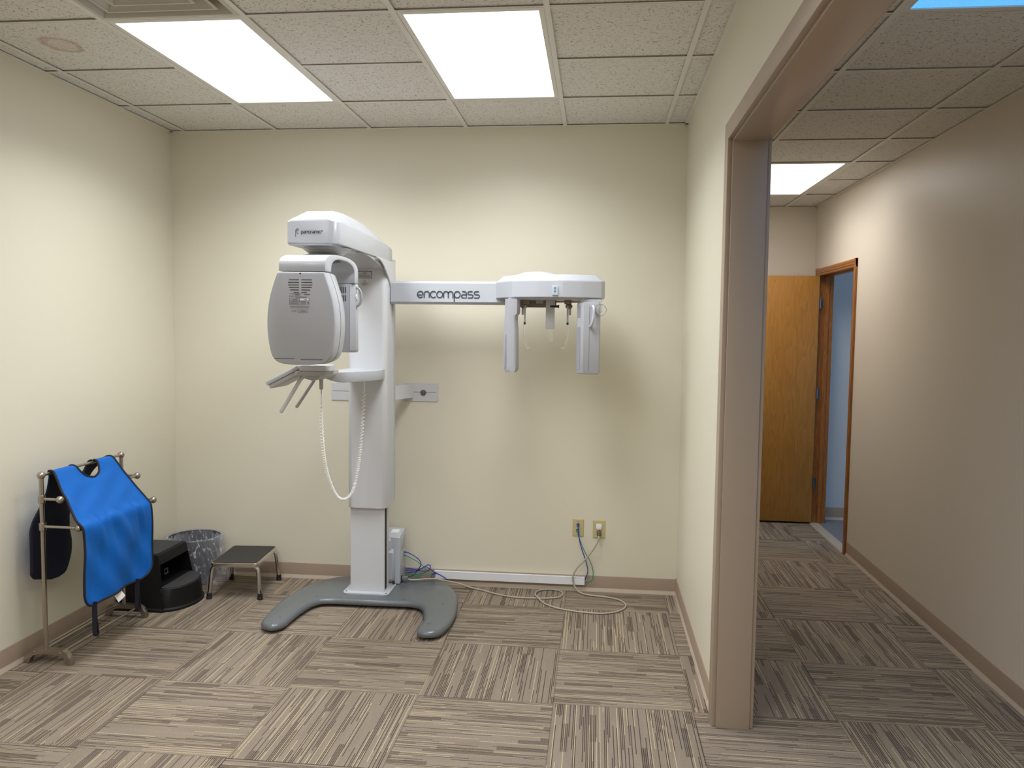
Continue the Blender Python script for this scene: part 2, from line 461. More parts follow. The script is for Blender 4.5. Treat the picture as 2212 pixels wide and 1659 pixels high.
# suspended ceilings -------------------------------------------------
def grid_ceiling(name, xa, xb, ya, yb, gx, gy, z, holes):
    """tiles on an exposed T grid; holes = set of (i, j) cells left for lights and vents"""
    bm = B()
    i0 = math.floor((xa - gx) / T); i1 = math.floor((xb - gx) / T)
    j0 = math.floor((ya - gy) / T); j1 = math.floor((yb - gy) / T)
    rr = random.Random(3)
    for i in range(i0, i1 + 1):
        for j in range(j0, j1 + 1):
            if (i, j) in holes: continue
            x0, x1 = max(xa, gx + i * T) + .003, min(xb, gx + (i + 1) * T) - .003
            y0, y1 = max(ya, gy + j * T) + .003, min(yb, gy + (j + 1) * T) - .003
            if x1 - x0 < .01 or y1 - y0 < .01: continue
            # tile lies on the flange, its far edge short by a few mm
            d0, d1 = rr.uniform(.0, .006), rr.uniform(.0, .006)
            sx = rr.uniform(0, .004)
            lo, hi = z + .006, z + .022
            y1a, y1b = y1 - .0035 - d0, y1 - .0035 - d1
            vs = [(x0 + sx, y0, lo), (x1 - sx, y0, lo), (x1 - sx, y1b, lo + d1 * .3), (x0 + sx, y1a, lo + d0 * .3)]
            up = [(p[0], p[1], hi) for p in vs]
            loft(bm, [vs, up])
    c = struct(name, bm, M_TILE, sm=0)
    bm = B(); box(bm, xa, xb, ya, yb, z + .16, z + .2)
    struct('ceiling_plenum', bm, M_DARK, c, sm=0)  # near-black sheet, so the gaps between tiles read as shaded
    bm = B(); w = .012
    for i in range(i0, i1 + 2):
        x = gx + i * T
        if x < xa + .02 or x > xb - .02: continue
        box(bm, x - w, x + w, ya, yb, z - .0006, z + .0012); box(bm, x - .001, x + .001, ya, yb, z, z + .03)
    for j in range(j0, j1 + 2):
        y = gy + j * T
        if y < ya + .02 or y > yb - .02: continue
        for i in range(i0, i1 + 1):
            if (i, j) in holes and (i, j - 1) in holes and (i, j, 'top') not in holes: continue
            p, q = max(xa, gx + i * T), min(xb, gx + (i + 1) * T)
            if q - p < .004: continue
            box(bm, p, q, y - w, y + w, z, z + .0015); box(bm, p, q, y - .001, y + .001, z, z + .03)
    a = .022
    for (p, q, r, s_) in ((xa, xa + a, ya, yb), (xb - a, xb, ya, yb), (xa, xb, ya, ya + a), (xa, xb, yb - a, yb)):
        box(bm, p, q, r, s_, z - .0003, z + .0017)
    struct('ceiling_grid', bm, M_GRID, c, sm=0)
    return c

lights_room = [(1, 0), (3, 0), (1, -4), (3, -4), (1, -8), (3, -8)]  # rearmost pair is unseen, added to even out the room light
holes = set()
for (i, j) in lights_room: holes |= {(i, j), (i, j + 1)}
vents = (1, -1); holes.add(vents); holes.add((1, 0, 'top'))
grid_ceiling('ceiling', XL, XR, YF, YB, CX, RY, H, holes)
hall_lights = [(0, 4), (0, -2), (0, -6)]  # last panel is unseen, added to brighten the hallway
hh = set()
for (i, j) in hall_lights: hh |= {(i, j), (i, j + 1)}
grid_ceiling('ceiling_hall', XC, X2, YF, Y2, GX, GY, HC, hh)

# recessed lights ------------------------------------------------------
def troffer(x0, y0, z, label, group, lens, power=0., col=(1, 1, 1), spread=140.):
    x1, y1 = x0 + T, y0 + 2 * T
    t = thing('ceiling_light', label, 'light', ((x0 + x1) / 2, (y0 + y1) / 2, z), group)
    a, b = .013, .034
    bm = B()   # door frame as a ring
    o = [(x0 + a, y0 + a), (x1 - a, y0 + a), (x1 - a, y1 - a), (x0 + a, y1 - a)]
    ii = [(x0 + b, y0 + b), (x1 - b, y0 + b), (x1 - b, y1 - b), (x0 + b, y1 - b)]
    loft(bm, [[(p[0], p[1], z + .09) for p in o], [(p[0], p[1], z + .002) for p in o], [(p[0], p[1], z + .001) for p in o], [(p[0], p[1], z + .001) for p in ii], [(p[0], p[1], z + .008) for p in ii]], False, False)
    obj('frame', bm, M_GRID, t, sm=0)
    bm = B(); box(bm, x0 + b - .004, x1 - b + .004, y0 + b - .004, y1 - b + .004, z + .006, z + .010)
    obj('diffuser', bm, lens, t, sm=0)
    bm = B(); box(bm, x0 + .016, x1 - .016, y0 + .016, y1 - .016, z + .085, z + .10)
    obj('housing', bm, M_VENT, t, sm=0)
    if power:   # the tubes behind the prismatic lens, which throws most of the light downwards
        la = bpy.data.lights.new('fluorescent_tubes', 'AREA'); la.shape = 'RECTANGLE'; la.size = T - .08; la.size_y = 2 * T - .08
        la.energy = power; la.color = col; la.spread = math.radians(spread)
        lo = bpy.data.objects.new('fluorescent_tubes', la); COL.objects.link(lo); lo.parent = t; lo.location = (0, 0, .0045 - 0)
        lo.location = (x0 + T / 2 - t.location.x, y0 + T - t.location.y, .005)
    return t
P_ROOM, P_REAR, P_HALL = 22.5, 19., 8.5
C_ROOM = (.96, .975, 1.); C_HALL = (1., .975, .94); C_BLUE = (.06, .38, 1.)
labs = ['lit white ceiling panel beside the air vent, left of the pair over the machine',
        'lit white ceiling panel right of the pair above the machine, nearest the right wall',
        'lit white ceiling panel just out of view overhead on the left', 'lit white ceiling panel just out of view overhead on the right',
        'added unseen ceiling panel behind the viewer on the left, evening out the light', 'added unseen ceiling panel behind the viewer on the right, evening out the light']
for (i, j), lb in zip(lights_room, labs):
    troffer(CX + i * T, RY + j * T, H, lb, 'recessed ceiling panels of the x-ray room', M_LENS, P_ROOM if j == 0 else P_REAR, C_ROOM)
M_LENS_ADDED = emit_mat('light_lens_hall_added', (.9, .95, 1., 1), 3.)  # lens of the added, unseen hallway panel
labs = ['lit white ceiling panel at the far end of the hallway above the oak door',
        'blue glowing ceiling panel in the hallway at the top right corner',
        'added unseen ceiling panel behind the viewer, brightening the hallway']
for (i, j), lb, ln, pw, cl in zip(hall_lights, labs, (M_LENS_HALL, M_LENS_BLUE, M_LENS_ADDED), (P_HALL, 4., 15.), (C_HALL, C_BLUE, C_HALL)):
    troffer(GX + i * T, GY + j * T, HC, lb, 'recessed hallway ceiling panels', ln, pw, cl)

# square air diffuser
x0, y0 = CX + vents[0] * T, RY + vents[1] * T
t = thing('ceiling_vent', 'square louvred air vent in the ceiling, at the top left edge', 'vent', (x0 + T / 2, y0 + T / 2, H))
cxv, cyv = x0 + T / 2, y0 + T / 2
bm = B()
def sq(h, z): return [(cxv - h, cyv - h, z), (cxv + h, cyv - h, z), (cxv + h, cyv + h, z), (cxv - h, cyv + h, z)]
loft(bm, [sq(.292, H + .01), sq(.292, H - .001), sq(.274, H - .002), sq(.240, H + .055), sq(.240, H + .11), sq(.244, H + .11), sq(.244, H + .056), sq(.278, H + .003)], False, False)
obj('frame', bm, M_VENT, t, sm=0)
for h in (.232, .170, .108):
    bm = B(); loft(bm, [sq(h - .058, H + .060), sq(h - .010, H + .010), sq(h - .002, H + .006), sq(h, H + .002), sq(h - .003, H - .001), sq(h - .012, H - .001), sq(h - .016, H + .006), sq(h - .062, H + .058)], False, False)
    loft(bm, [sq(h - .058, H + .060), sq(h - .062, H + .058)], False, False)
    obj('louvre', bm, M_VENT, t, sm=0)
bm = B(); loft(bm, [sq(.050, H + .012), sq(.046, H + .002), sq(.03, H + .004)], True, True); obj('centre_cone', bm, M_VENT, t, sm=0)
bm = B(); box(bm, x0 + .06, x0 + T - .06, y0 + .06, y0 + T - .06, H + .108, H + .112); obj('throat_shade_sheet', bm, M_DARK, t, sm=0)  # dark sheet painting the shade inside the vent

# ------------------------------------------------------------------ hallway door
bm = B(); box(bm, .958, 1.868, DY1 - .048, DY1 - .004, .018, DH - .004, .002)
d = struct('door_1', bm, M_OAKDOOR)
for z in (1.90, 1.13, .35):
    bm = B(); cyl(bm, (1.868 + .008, DY1 - .050, z - .045), (1.868 + .008, DY1 - .050, z + .045), .006, 12)
    box(bm, 1.866, 1.8685, DY1 - .046, DY1 - .008, z - .045, z + .045)
    box(bm, 1.868, 1.91, DY1 - .0035, DY1 - .001, z - .045, z + .045)
    obj('hinge', bm, M_HINGE, d)
bm = B(); lathe(bm, [(.0, 0), (.03, 0), (.03, .005), (.012, .01), (.012, .035), (.026, .042), (.028, .055), (.02, .066), (0, .068)], 0, 0, 20)
bmesh.ops.transform(bm, verts=bm.verts, matrix=Matrix.Translation((1.02, DY1 - .048, .95)) @ Matrix.Rotation(PI / 2, 4, 'X'))
obj('door_knob', bm, M_HINGE, d)
# oak jamb, stop and moulded casing
bm = B()
for (ya, yb) in ((DY0 - .02, DY0), (DY1, DY1 + .02)): box(bm, X2 - .002, X2 + .122, ya, yb, 0, DH + .02)
box(bm, X2 - .002, X2 + .122, DY0, DY1, DH, DH + .02)
for (ya, yb) in ((DY0, DY0 + .012), (DY1 - .012, DY1)): box(bm, X2 + .05, X2 + .085, ya, yb, 0, DH)
box(bm, X2 + .05, X2 + .085, DY0, DY1, DH - .012, DH)
struct('trim_4', bm, M_OAKTRIM, sm=0)
bm = B()
def ogee(w): return [(0, 0), (.009, 0), (.012, .006), (.012, w * .3), (.016, w * .36), (.016, w * .62), (.019, w * .7), (.019, w - .004), (.016, w), (0, w)]
cw = .06
for side, ye in ((-1, DY0), (1, DY1)):
    r = [[(X2 - dd, ye + side * (ww - .004), z) for dd, ww in ogee(cw)] for z in (0, DH + cw)]
    loft(bm, r)
loft(bm, [[(X2 - dd - .0006, y, DH + ww - .004) for dd, ww in ogee(cw)] for y in (DY0 - cw + .004, DY1 + cw - .004)])
struct('trim_5', bm, M_OAKTRIM)
bm = B(); prism(bm, [(X2 - .02, 0), (X2 + .07, 0), (X2 + .065, .004), (X2 - .015, .005)], 'y', DY0, DY1); struct('trim_6', bm, M_STRIP)

# ------------------------------------------------------------------ lettering strokes
def arc(cx, cy, rx, ry, a0, a1, k=14): return [(cx + rx * math.cos(math.radians(a0 + (a1 - a0) * i / k)), cy + ry * math.sin(math.radians(a0 + (a1 - a0) * i / k))) for i in range(k + 1)]
GL = {  # strokes in a 1-high x-height box, (advance, [polylines])
 'e': (.95, [arc(.45, .5, .43, .46, 325, 175, 4)[:0] + [(.06, .42), (.5, .42)] + arc(.6, .65, .22, .23, 270, 450, 8) [:7] + arc(.45, .5, .43, .46, 70, 318, 18)]),
 'n': (.92, [[(.06, 0)] + arc(.43, .6, .37, .36, 180, 0, 12) + [(.8, 0)]]),
 'c': (.92, [arc(.48, .5, .43, .46, 42, 318, 18)]),
 'o': (1.0, [arc(.48, .5, .43, .46, 0, 360, 24)]),
 'm': (1.55, [[(.06, 0)] + arc(.4, .62, .34, .34, 180, 0, 10) + [(.74, 0)], [(.74, .62)] + arc(1.08, .62, .34, .34, 180, 0, 10) + [(1.42, 0)]]),
 'p': (1.06, [[(.06, -.55)] + [(.06, .4)] + arc(.49, .5, .43, .46, 180, -180, 24)]),
 'a': (.92, [[(.16, .95), (.4, .95)] + arc(.47, .66, .3, .29, 90, 0, 6) + [(.77, .04), (.3, .04)] + arc(.28, .27, .22, .23, 270, 90, 8) + [(.77, .5)]]),
 's': (.92, [[(.74, .95), (.3, .95)] + arc(.28, .73, .22, .22, 90, 270, 8) + [(.55, .51)] + arc(.58, .275, .23, .235, 90, -90, 8) + [(.04, .04)]]),
 'r': (.62, [[(.06, 0)] + arc(.4, .6, .34, .36, 180, 80, 8)]),
 'i': (.26, [[(.08, 0), (.08, .96)]]),
 'T': (.6, [[(.0, 1), (.5, 1)], [(.25, 0), (.25, 1)]]),
 'M': (.8, [[(.0, 0), (.0, 1), (.3, .4), (.6, 1), (.6, 0)]]),
 'P': (1.0, [[(.06, -.5), (.06, .5)] + arc(.55, .75, .49, .49, 180, 62, 8), arc(.55, .62, .3, .36, 60, 300, 12)]),
}
def write(bm, text, x, z, h, y, wr, track=1., depth=.0012):
    """flat stroke lettering on a -Y facing surface: ribbon of half width wr standing proud of y"""
    for ch in text:
        if ch == ' ': x += h * .5; continue
        adv, strokes = GL[ch]
        for s in strokes:
            pts = [V((x + px * h * track, 0, z + pz * h)) for px, pz in s]
            rings = []
            for k, p in enumerate(pts):
                q = pts[min(k + 1, len(pts) - 1)] - pts[max(k - 1, 0)]
                q.normalize(); nn = V((-q.z, 0, q.x)) * wr
                rings.append([(p.x - nn.x, y + .0004, p.z - nn.z), (p.x - nn.x, y - depth, p.z - nn.z), (p.x + nn.x, y - depth, p.z + nn.z), (p.x + nn.x, y + .0004, p.z + nn.z)])
            loft(bm, rings)
        x += adv * h * track
    return x

# ------------------------------------------------------------------ PANORAMIC X-RAY MACHINE
XM = -1.343
mc = thing('xray_machine', 'white panoramic dental x-ray machine with grey horseshoe base and long side arm', 'x-ray machine', (XM, 4.6, 0))
# base
out = [(-.865, 4.0), (-.80, 4.03), (-.768, 4.15), (-.762, 4.30), (-.775, 4.45), (-.80, 4.60), (-.85, 4.73), (-.92, 4.82), (-1.03, 4.88), (-1.2, 4.895), (-1.40, 4.895), (-1.55, 4.88),
       (-1.66, 4.82), (-1.745, 4.70), (-1.79, 4.55), (-1.81, 4.35), (-1.80, 4.16), (-1.778, 4.03), (-1.71, 3.985), (-1.655, 4.03), (-1.645, 4.16), (-1.632, 4.29), (-1.605, 4.385), (-1.54, 4.43),
       (-1.3, 4.436), (-1.05, 4.44), (-.975, 4.39), (-.938, 4.28), (-.918, 4.17), (-.925, 4.07), (-.91, 4.015)]
o2 = cat(out, 5, True)
def offs(poly, d):
    n_ = len(poly); o_ = []
    for k in range(n_):
        ax, ay = poly[k - 1]; bx_, by_ = poly[(k + 1) % n_]
        tx, ty = bx_ - ax, by_ - ay; l_ = math.hypot(tx, ty)
        o_.append((poly[k][0] - ty / l_ * d, poly[k][1] + tx / l_ * d))
    return o_
bm = B(); loft(bm, [[p + (z,) for p in offs(o2, d_)] for z, d_ in ((.016, .008), (.018, .003), (.024, 0), (.032, 0), (.040, .003), (.046, .008), (.050, .015), (.052, .024))])
base = obj('base_plate', bm, M_BASEGREY, mc)
for (x, y) in ((-1.70, 4.10), (-1.62, 4.46), (-1.475, 4.465), (-1.1, 4.47), (-.86, 4.44), (-.875, 4.12)):
    bm = B(); lathe(bm, [(.004, .0515), (.004, .0528), (0, .0528)], x, y, 10); obj('bolt_hole', bm, M_BLACK, base)
for (x, y) in ((-1.72, 4.06), (-.86, 4.06), (-1.6, 4.75), (-.95, 4.7)):
    bm = B(); lathe(bm, [(.022, 0), (.022, .012), (.012, .02)], x, y, 16); obj('leveling_foot', bm, M_RUB, base)
# flange and columns
bm = B(); prism(bm, rrect(-1.486, -1.205, 4.515, 4.735, .03), 'z', .052, .063, .004, 2); fl = obj('flange_plate', bm, M_WHITE, mc)
for (x, y) in ((-1.468, 4.545), (-1.222, 4.535)):
    bm = B(); lathe(bm, [(.005, .062), (.005, .0645), (0, .0645)], x, y, 10); obj('bolt', bm, M_BLACK, fl)
bm = B(); box(bm, -1.448, -1.239, 4.556, 4.665, .063, .62, .006, 2, 'z'); lc = obj('lower_column', bm, M_WHITE2, mc)
bm = B(); box(bm, -1.2395, -1.2372, 4.572, 4.606, .075, .6); obj('guide_slot', bm, M_BLACK, lc)
bm = B(); prism(bm, rrect(-1.456, -1.219, 4.53, 4.70, .032, 6), 'z', .575, 2.02, .004, 2); uc = obj('upper_column', bm, M_WHITE2, mc)
bm = B(); prism(bm, rrect(-1.452, -1.212, 4.655, 4.715, .012, 4), 'z', .59, 2.05); obj('column_rear_cover', bm, M_WHITE, mc)
# column top labels
bm = B(); box(bm, -1.395, -1.306, 4.5285, 4.531, 1.93, 1.973); lb = obj('warning_label', bm, M_LABELLINE, uc)
bm = B(); box(bm, -1.391, -1.310, 4.528, 4.5287, 1.934, 1.969); obj('label_face', bm, M_LABEL, lb)
bm = B(); box(bm, -1.362, -1.338, 4.5275, 4.5282, 1.958, 1.963)
for k in range(4): box(bm, -1.385, -1.318 - (k == 3) * .03, 4.5275, 4.5282, 1.939 + .0042 * k, 1.941 + .0042 * k)
obj('label_print', bm, M_LABELLINE, lb)
bm = B()
tube(bm, [(-1.357, 4.5285, 1.908), (-1.35, 4.5285, 1.921), (-1.343, 4.5285, 1.908)], .0008, 4, closed=True)
for k in range(3): box(bm, -1.375 + k * .006, -1.325 - k * .008, 4.528, 4.5295, 1.902 - k * .006, 1.904 - k * .006)
obj('warning_label', bm, M_LABELLINE, uc)

# overhead arm: chamfered hood from the column forward
def hood(y, w0, w1, zb, zm, zt, top0, top1):
    return [(w0, y, zb), (w0, y, zm), (top0, y, zt), (top1, y, zt), (w1, y, zm), (w1, y, zb)]
bm = B()
L, Rr = -1.468, -1.219
rings = [hood(3.652, L + .012, Rr - .045, 2.042, 2.137, 2.141, L + .02, Rr - .05),
         hood(3.656, L + .004, Rr - .026, 2.037, 2.140, 2.150, L + .022, Rr - .05),
         hood(3.67, L, Rr - .008, 2.036, 2.140, 2.160, L + .032, Rr - .042),
         hood(3.70, L, Rr - .001, 2.036, 2.141, 2.178, L + .050, Rr - .040),
         hood(3.745, L, Rr, 2.036, 2.141, 2.200, L + .066, Rr - .045),
         hood(3.90, L, Rr, 2.036, 2.140, 2.212, L + .072, Rr - .055),
         hood(4.12, L, Rr, 2.035, 2.137, 2.214, L + .074, Rr - .062),
         hood(4.35, L, Rr, 2.035, 2.131, 2.204, L + .072, Rr - .062),
         hood(4.55, L, Rr, 2.036, 2.121, 2.176, L + .066, Rr - .058),
         hood(4.66, L + .002, Rr - .002, 2.036, 2.112, 2.140, L + .05, Rr - .045),
         hood(4.70, L + .02, Rr - .02, 2.036, 2.10, 2.116, L + .05, Rr - .045),
         hood(4.715, L + .04, Rr - .04, 2.04, 2.09, 2.10, L + .06, Rr - .06)]
loft(bm, rings)
bmesh.ops.recalc_face_normals(bm, faces=bm.faces)
es = [e for e in bm.edges if len(e.link_faces) == 2 and abs(e.verts[0].co.y - e.verts[1].co.y) > .02 and e.calc_face_angle(0) > .3]
bmesh.ops.bevel(bm, geom=es, offset=.006, segments=2, profile=.5, affect='EDGES')
oh = obj('overhead_arm', bm, M_WHITE, mc, sm=28)
bm = B(); x = write(bm, 'panoramic', -1.396, 2.083, .0125, 3.6515, .0007, .96); write(bm, 'TM', x + .001, 2.092, .005, 3.6515, .0005)
obj('lettering', bm, M_INK, oh)
bm = B(); write(bm, 'P', -1.424, 2.078, .022, 3.6515, .0009, 1., .0007); obj('logo', bm, M_INKGREEN, oh)
bm = B(); box(bm, L + .006, Rr - .03, 3.662, 4.6, 2.030, 2.0362); obj('underside_panel', bm, M_WHITE2, oh)
# gusset shroud under the hood
bm = B()
pf = [(4.04, 2.031), (4.20, 2.026), (4.33, 2.010), (4.43, 1.992), (4.52, 1.981), (4.66, 1.978), (4.70, 2.0), (4.70, 2.036), (4.04, 2.036)]
prism(bm, pf, 'x', -1.460, -1.226, .003); obj('arm_shroud', bm, M_GREYP, mc)
bm = B()
cv = cat([(4.30, 2.031), (4.36, 2.026), (4.43, 2.006), (4.49, 1.975), (4.55, 1.935), (4.60, 1.89), (4.635, 1.84), (4.648, 1.80)], 4)
pf = cv + [(4.675, 1.80), (4.70, 1.88), (4.70, 2.036), (4.30, 2.036)]
prism(bm, pf, 'x', -1.219, -1.211, .002); obj('shroud_wing', bm, M_WHITE2, mc)
bm = B(); prism(bm, pf, 'x', -1.467, -1.459, .002); obj('shroud_wing', bm, M_WHITE2, mc)

# rotation joint below the hood
yc = 3.80
bm = B()
pr = [(.120, 2.032)]
for k in range(5):
    r = .117 - .0085 * k; z = 2.030 - .0065 * k
    pr += [(r, z), (r - .001, z - .0035), (r - .006, z - .005)]
pr += [(.078, 1.994), (.074, 1.990)]
lathe(bm, pr, -1.343, yc + .06, 48); rj = obj('rotation_joint', bm, M_WHITE2, mc)
bm = B(); lathe(bm, [(.086, 1.994), (.086, 1.962)], -1.343, yc, 40); obj('joint_collar', bm, mat('joint_dark_grey', rgb(96, 95, 93), .5), rj)
bm = B(); lathe(bm, [(.098, 1.991), (.100, 1.988), (.104, 1.980), (0, 1.980)], -1.35, yc, 40); obj('joint_skirt', bm, M_GREYP, rj)

# rotating yoke (arch from front head to rear sensor)
bm = B()
def arch(y0_, y1_, z0_, zt, k=9, e=2.6):
    c, a = (y0_ + y1_) / 2, (y1_ - y0_) / 2; h = zt - z0_
    o = []
    for i in range(k * 2 + 1):
        t = PI - PI * i / (2 * k)
        o.append((c + a * math.copysign(abs(math.cos(t)) ** (2 / e), math.cos(t)), z0_ + h * abs(math.sin(t)) ** (2 / e)))
    return o
oa = [(3.53, 1.897)] + arch(3.53, 4.035, 1.925, 1.988) + [(4.035, 1.868)]
ia = [(3.975, 1.868)] + arch(3.615, 3.975, 1.905, 1.968)[::-1] + [(3.615, 1.897)]
xa, xb = -1.457, -1.236
v = {}
n_o = len(oa)
for x in (xa, xb):
    v[x] = ([bm.verts.new((x, p[0], p[1])) for p in oa], [bm.verts.new((x, p[0], p[1])) for p in ia[::-1]])
for x in (xa, xb):
    o_, i_ = v[x]
    for k in range(n_o - 1): bm.faces.new((o_[k], o_[k + 1], i_[k + 1], i_[k]))
for q in (0, 1):
    for k in range(n_o - 1): bm.faces.new((v[xa][q][k], v[xa][q][k + 1], v[xb][q][k + 1], v[xb][q][k]))
for k in (0, n_o - 1): bm.faces.new((v[xa][0][k], v[xb][0][k], v[xb][1][k], v[xa][1][k]))
bmesh.ops.recalc_face_normals(bm, faces=bm.faces)
es = [e for e in bm.edges if len(e.link_faces) == 2 and e.calc_face_angle(0) > 1.2]
bmesh.ops.bevel(bm, geom=es, offset=.004, segments=2, profile=.5, affect='EDGES')
yk = obj('rotating_yoke', bm, M_WHITE, mc)
for x in (-1.425, -1.27):
    bm = B(); lathe(bm, [(.004, 1.978), (.004, 1.9835), (0, 1.9835)], x, 3.655, 10); obj('screw', bm, M_GREYP, yk)

# tube head
def head_outline(s=1., dx=0., k=4, sz=None):
    sz = s if sz is None else sz
    pts = [(-.109, .207), (-.128, .155), (-.146, .095), (-.157, .03), (-.160, -.035), (-.156, -.095), (-.147, -.148), (-.134, -.185), (-.108, -.207), (-.062, -.216), (0, -.218)]
    left = cat(pts, k)
    right = [(-p[0], p[1]) for p in left[::-1]]
    full = left + right[1:]
    return [(XM - .008 + dx + p[0] * s, 1.686 + p[1] * sz) for p in full]
bm = B()
R_ = [[(x, y, z) for x, z in head_outline(s, 0, 4, sz)] for s, y, sz in ((.985, 3.530, .992), (1.0, 3.534, 1.), (1.012, 3.560, 1.), (1.02, 3.60, 1.), (1.01, 3.64, .995), (.97, 3.69, .985), (.90, 3.725, .96), (.82, 3.742, .93))]
loft(bm, R_)
th = obj('tube_head', bm, M_WHITE, mc, sm=30)
bm = B()
R_ = [[(x, y, z) for x, z in head_outline(s, 0, 4, sz)] for s, y, sz in ((1.004, 3.536, 1.002), (1.004, 3.528, 1.002), (.992, 3.5225, .994), (.97, 3.5205, .98))]
loft(bm, R_); fp = obj('front_panel', bm, M_SILVER, th, sm=40)
bm = B()   # shell seam
so = head_outline(1.0225, 0, 4, 1.001); tube(bm, [(x, 3.602, z) for x, z in so], .0011, 5, False); obj('seam', bm, M_LABELLINE, th)
YFc = 3.5202
cxh = -1.351
rows = [(1.857, .048, .050), (1.8455, .052, .052), (1.834, .052, .053), (1.8225, .049, .049), (1.811, .042, .041), (1.7995, .026, .026)]
for z, wl, wr in rows:
    for a, b_ in ((cxh - .006 - wl, cxh - .006), (cxh + .005, cxh + .005 + wr)):
        bm = B(); box(bm, a, b_, YFc - .0006, YFc + .003, z - .0017, z + .0017, .0008, 1); obj('vent_slot', bm, M_BLACK, fp)
bm = B(); lathe(bm, [(.0037, YFc - .0006), (.0037, YFc + .003), (0, YFc + .003)], cxh, 0, 14, 'y', 1.886); obj('screw_hole', bm, M_BLACK, fp)
for a, b_, z in ((-1.478, -1.380, 1.497), (-1.352, -1.246, 1.494)):
    bm = B(); box(bm, a, b_, YFc - .001, YFc + .003, z - .0026, z + .0026, .0015, 2); obj('panel_groove', bm, mat('groove_grey', rgb(98, 98, 100), .5), fp)
    bm = B(); box(bm, a + .02, b_ - .02 , YFc + .0005, YFc + .003, z - .016, z - .013, .001, 1); obj('panel_groove', bm, M_GREYP, fp)
# rating plate: printed lines and boxes
z0 = 1.795
bm = B()
def pl(x0_, x1_, za, zb): box(bm, cxh + x0_, cxh + x1_, YFc - .0008, YFc + .001, za, zb)
pl(-.051, .004, 1.7935, 1.795); pl(-.026, -.004, 1.786, 1.7925); pl(-.053, -.03, 1.782, 1.785); pl(-.026, .03, 1.777, 1.781); pl(.02, .045, 1.790, 1.793)
for k in range(5): pl(.017 + k * .0055, .0195 + k * .0055, 1.788, 1.7935)
pl(-.052, .042, 1.7725, 1.7735); pl(-.052, -.051, 1.744, 1.7735); pl(-.052, .03, 1.744, 1.745); pl(-.004, -.003, 1.762, 1.7735); pl(.041, .042, 1.762, 1.7735); pl(-.052, .042, 1.7615, 1.7625)
for k in range(4): pl(-.049, -.012 + (k % 2) * .018, 1.748 + k * .0034, 1.7493 + k * .0034); pl(.005, .026, 1.748 + k * .0034, 1.7493 + k * .0034)
pl(-.037, -.014, 1.766, 1.769); pl(.018, .032, 1.7665, 1.769)
pl(-.049, .042, 1.734, 1.7358); pl(-.049, .042, 1.7295, 1.7312)
pl(-.042, -.018, 1.714, 1.717)
pl(-.013, .036, 1.720, 1.721); pl(-.013, .036, 1.709, 1.710); pl(-.013, -.012, 1.709, 1.721); pl(.035, .036, 1.709, 1.721); pl(-.001, .026, 1.7135, 1.7165)
for k in range(3): pl(.034 + k * .003, .0355 + k * .003, 1.745, 1.757)
obj('rating_label', bm, M_LABELLINE, fp)
bm = B(); box(bm, cxh - .002, cxh + .040, YFc - .0005, YFc + .001, 1.763, 1.7724); obj('label_sticker', bm, M_LABELW, fp)

# rear sensor under the yoke
bm = B(); prism(bm, [(-1.452, 3.985), (-1.43, 3.975), (-1.262, 3.975), (-1.238, 3.992), (-1.236, 4.03), (-1.452, 4.03)], 'z', 1.515, 1.868, .006, 2)
sn = obj('image_sensor', bm, M_SILVER, mc)
bm = B(); prism(bm, [(-1.262, 3.9735), (-1.2365, 3.991), (-1.2345, 4.028), (-1.245, 4.03), (-1.262, 4.0)], 'z', 1.525, 1.862, .003, 2); obj('sensor_edge', bm, M_WHITE, sn)
for r_ in range(2):
    for k in range(4):
        x = -1.285 - k * .0095
        z = 1.835 - r_ * .042
        bm = B(); box(bm, x - .0021, x + .0021, 3.9735, 3.977, z - .016, z + .016, .001, 1); obj('vent_slot', bm, M_BLACK, sn)
bm = B(); tube(bm, cat([(-1.242, 4.0, 1.848), (-1.224, 4.0, 1.843), (-1.212, 4.0, 1.822), (-1.209, 4.0, 1.795), (-1.216, 4.0, 1.770), (-1.228, 4.0, 1.756), (-1.242, 4.0, 1.751)], 5), .0065, 12)
obj('sensor_handle', bm, M_SILVER, sn)
bm = B(); lathe(bm, [(.018, -1.2362), (.016, -1.233), (0, -1.232)], 0, 4.006, 20, 'x', 1.80); obj('dial_label', bm, M_LABELW, sn)

# chin rest table and support arm
bm = B(); prism(bm, rrect(-1.450, -1.298, 3.735, 3.87, .025), 'z', 1.428, 1.456, .004); ct = obj('chin_rest_table', bm, M_WHITE2, mc)
bm = B(); prism(bm, rrect(-1.470, -1.312, 3.73, 3.96, .025), 'z', 1.406, 1.427, .004); obj('chin_rest_tray', bm, M_GREYP, ct)
bm = B(); prism(bm, [(-1.475, 1.404), (-1.36, 1.404), (-1.37, 1.385), (-1.40, 1.376), (-1.455, 1.392)], 'y', 3.80, 4.08, .004); obj('handle_mount', bm, M_GREYP, ct)
plan = cat([(-1.212, 4.40), (-1.222, 4.33), (-1.262, 4.22), (-1.318, 4.12), (-1.380, 4.045), (-1.43, 4.01)], 5) + [(-1.475, 4.02), (-1.475, 4.2), (-1.45, 4.4), (-1.45, 4.53), (-1.23, 4.53)]
bm = B()
def zlow(x): return 1.349 + max(0, min(1, (-1.34 - x) / .1)) ** 1.5 * .045
loft(bm, [[(p[0], p[1], zlow(p[0])) for p in plan], [(p[0], p[1], 1.405) for p in plan]])
bmesh.ops.recalc_face_normals(bm, faces=bm.faces)
es = [e for e in bm.edges if len(e.link_faces) == 2 and e.calc_face_angle(0) > .9 and abs(e.verts[0].co.z - e.verts[1].co.z) < .03]
bmesh.ops.bevel(bm, geom=es, offset=.004, segments=2, profile=.5, affect='EDGES')
obj('support_arm', bm, M_WHITE, mc)
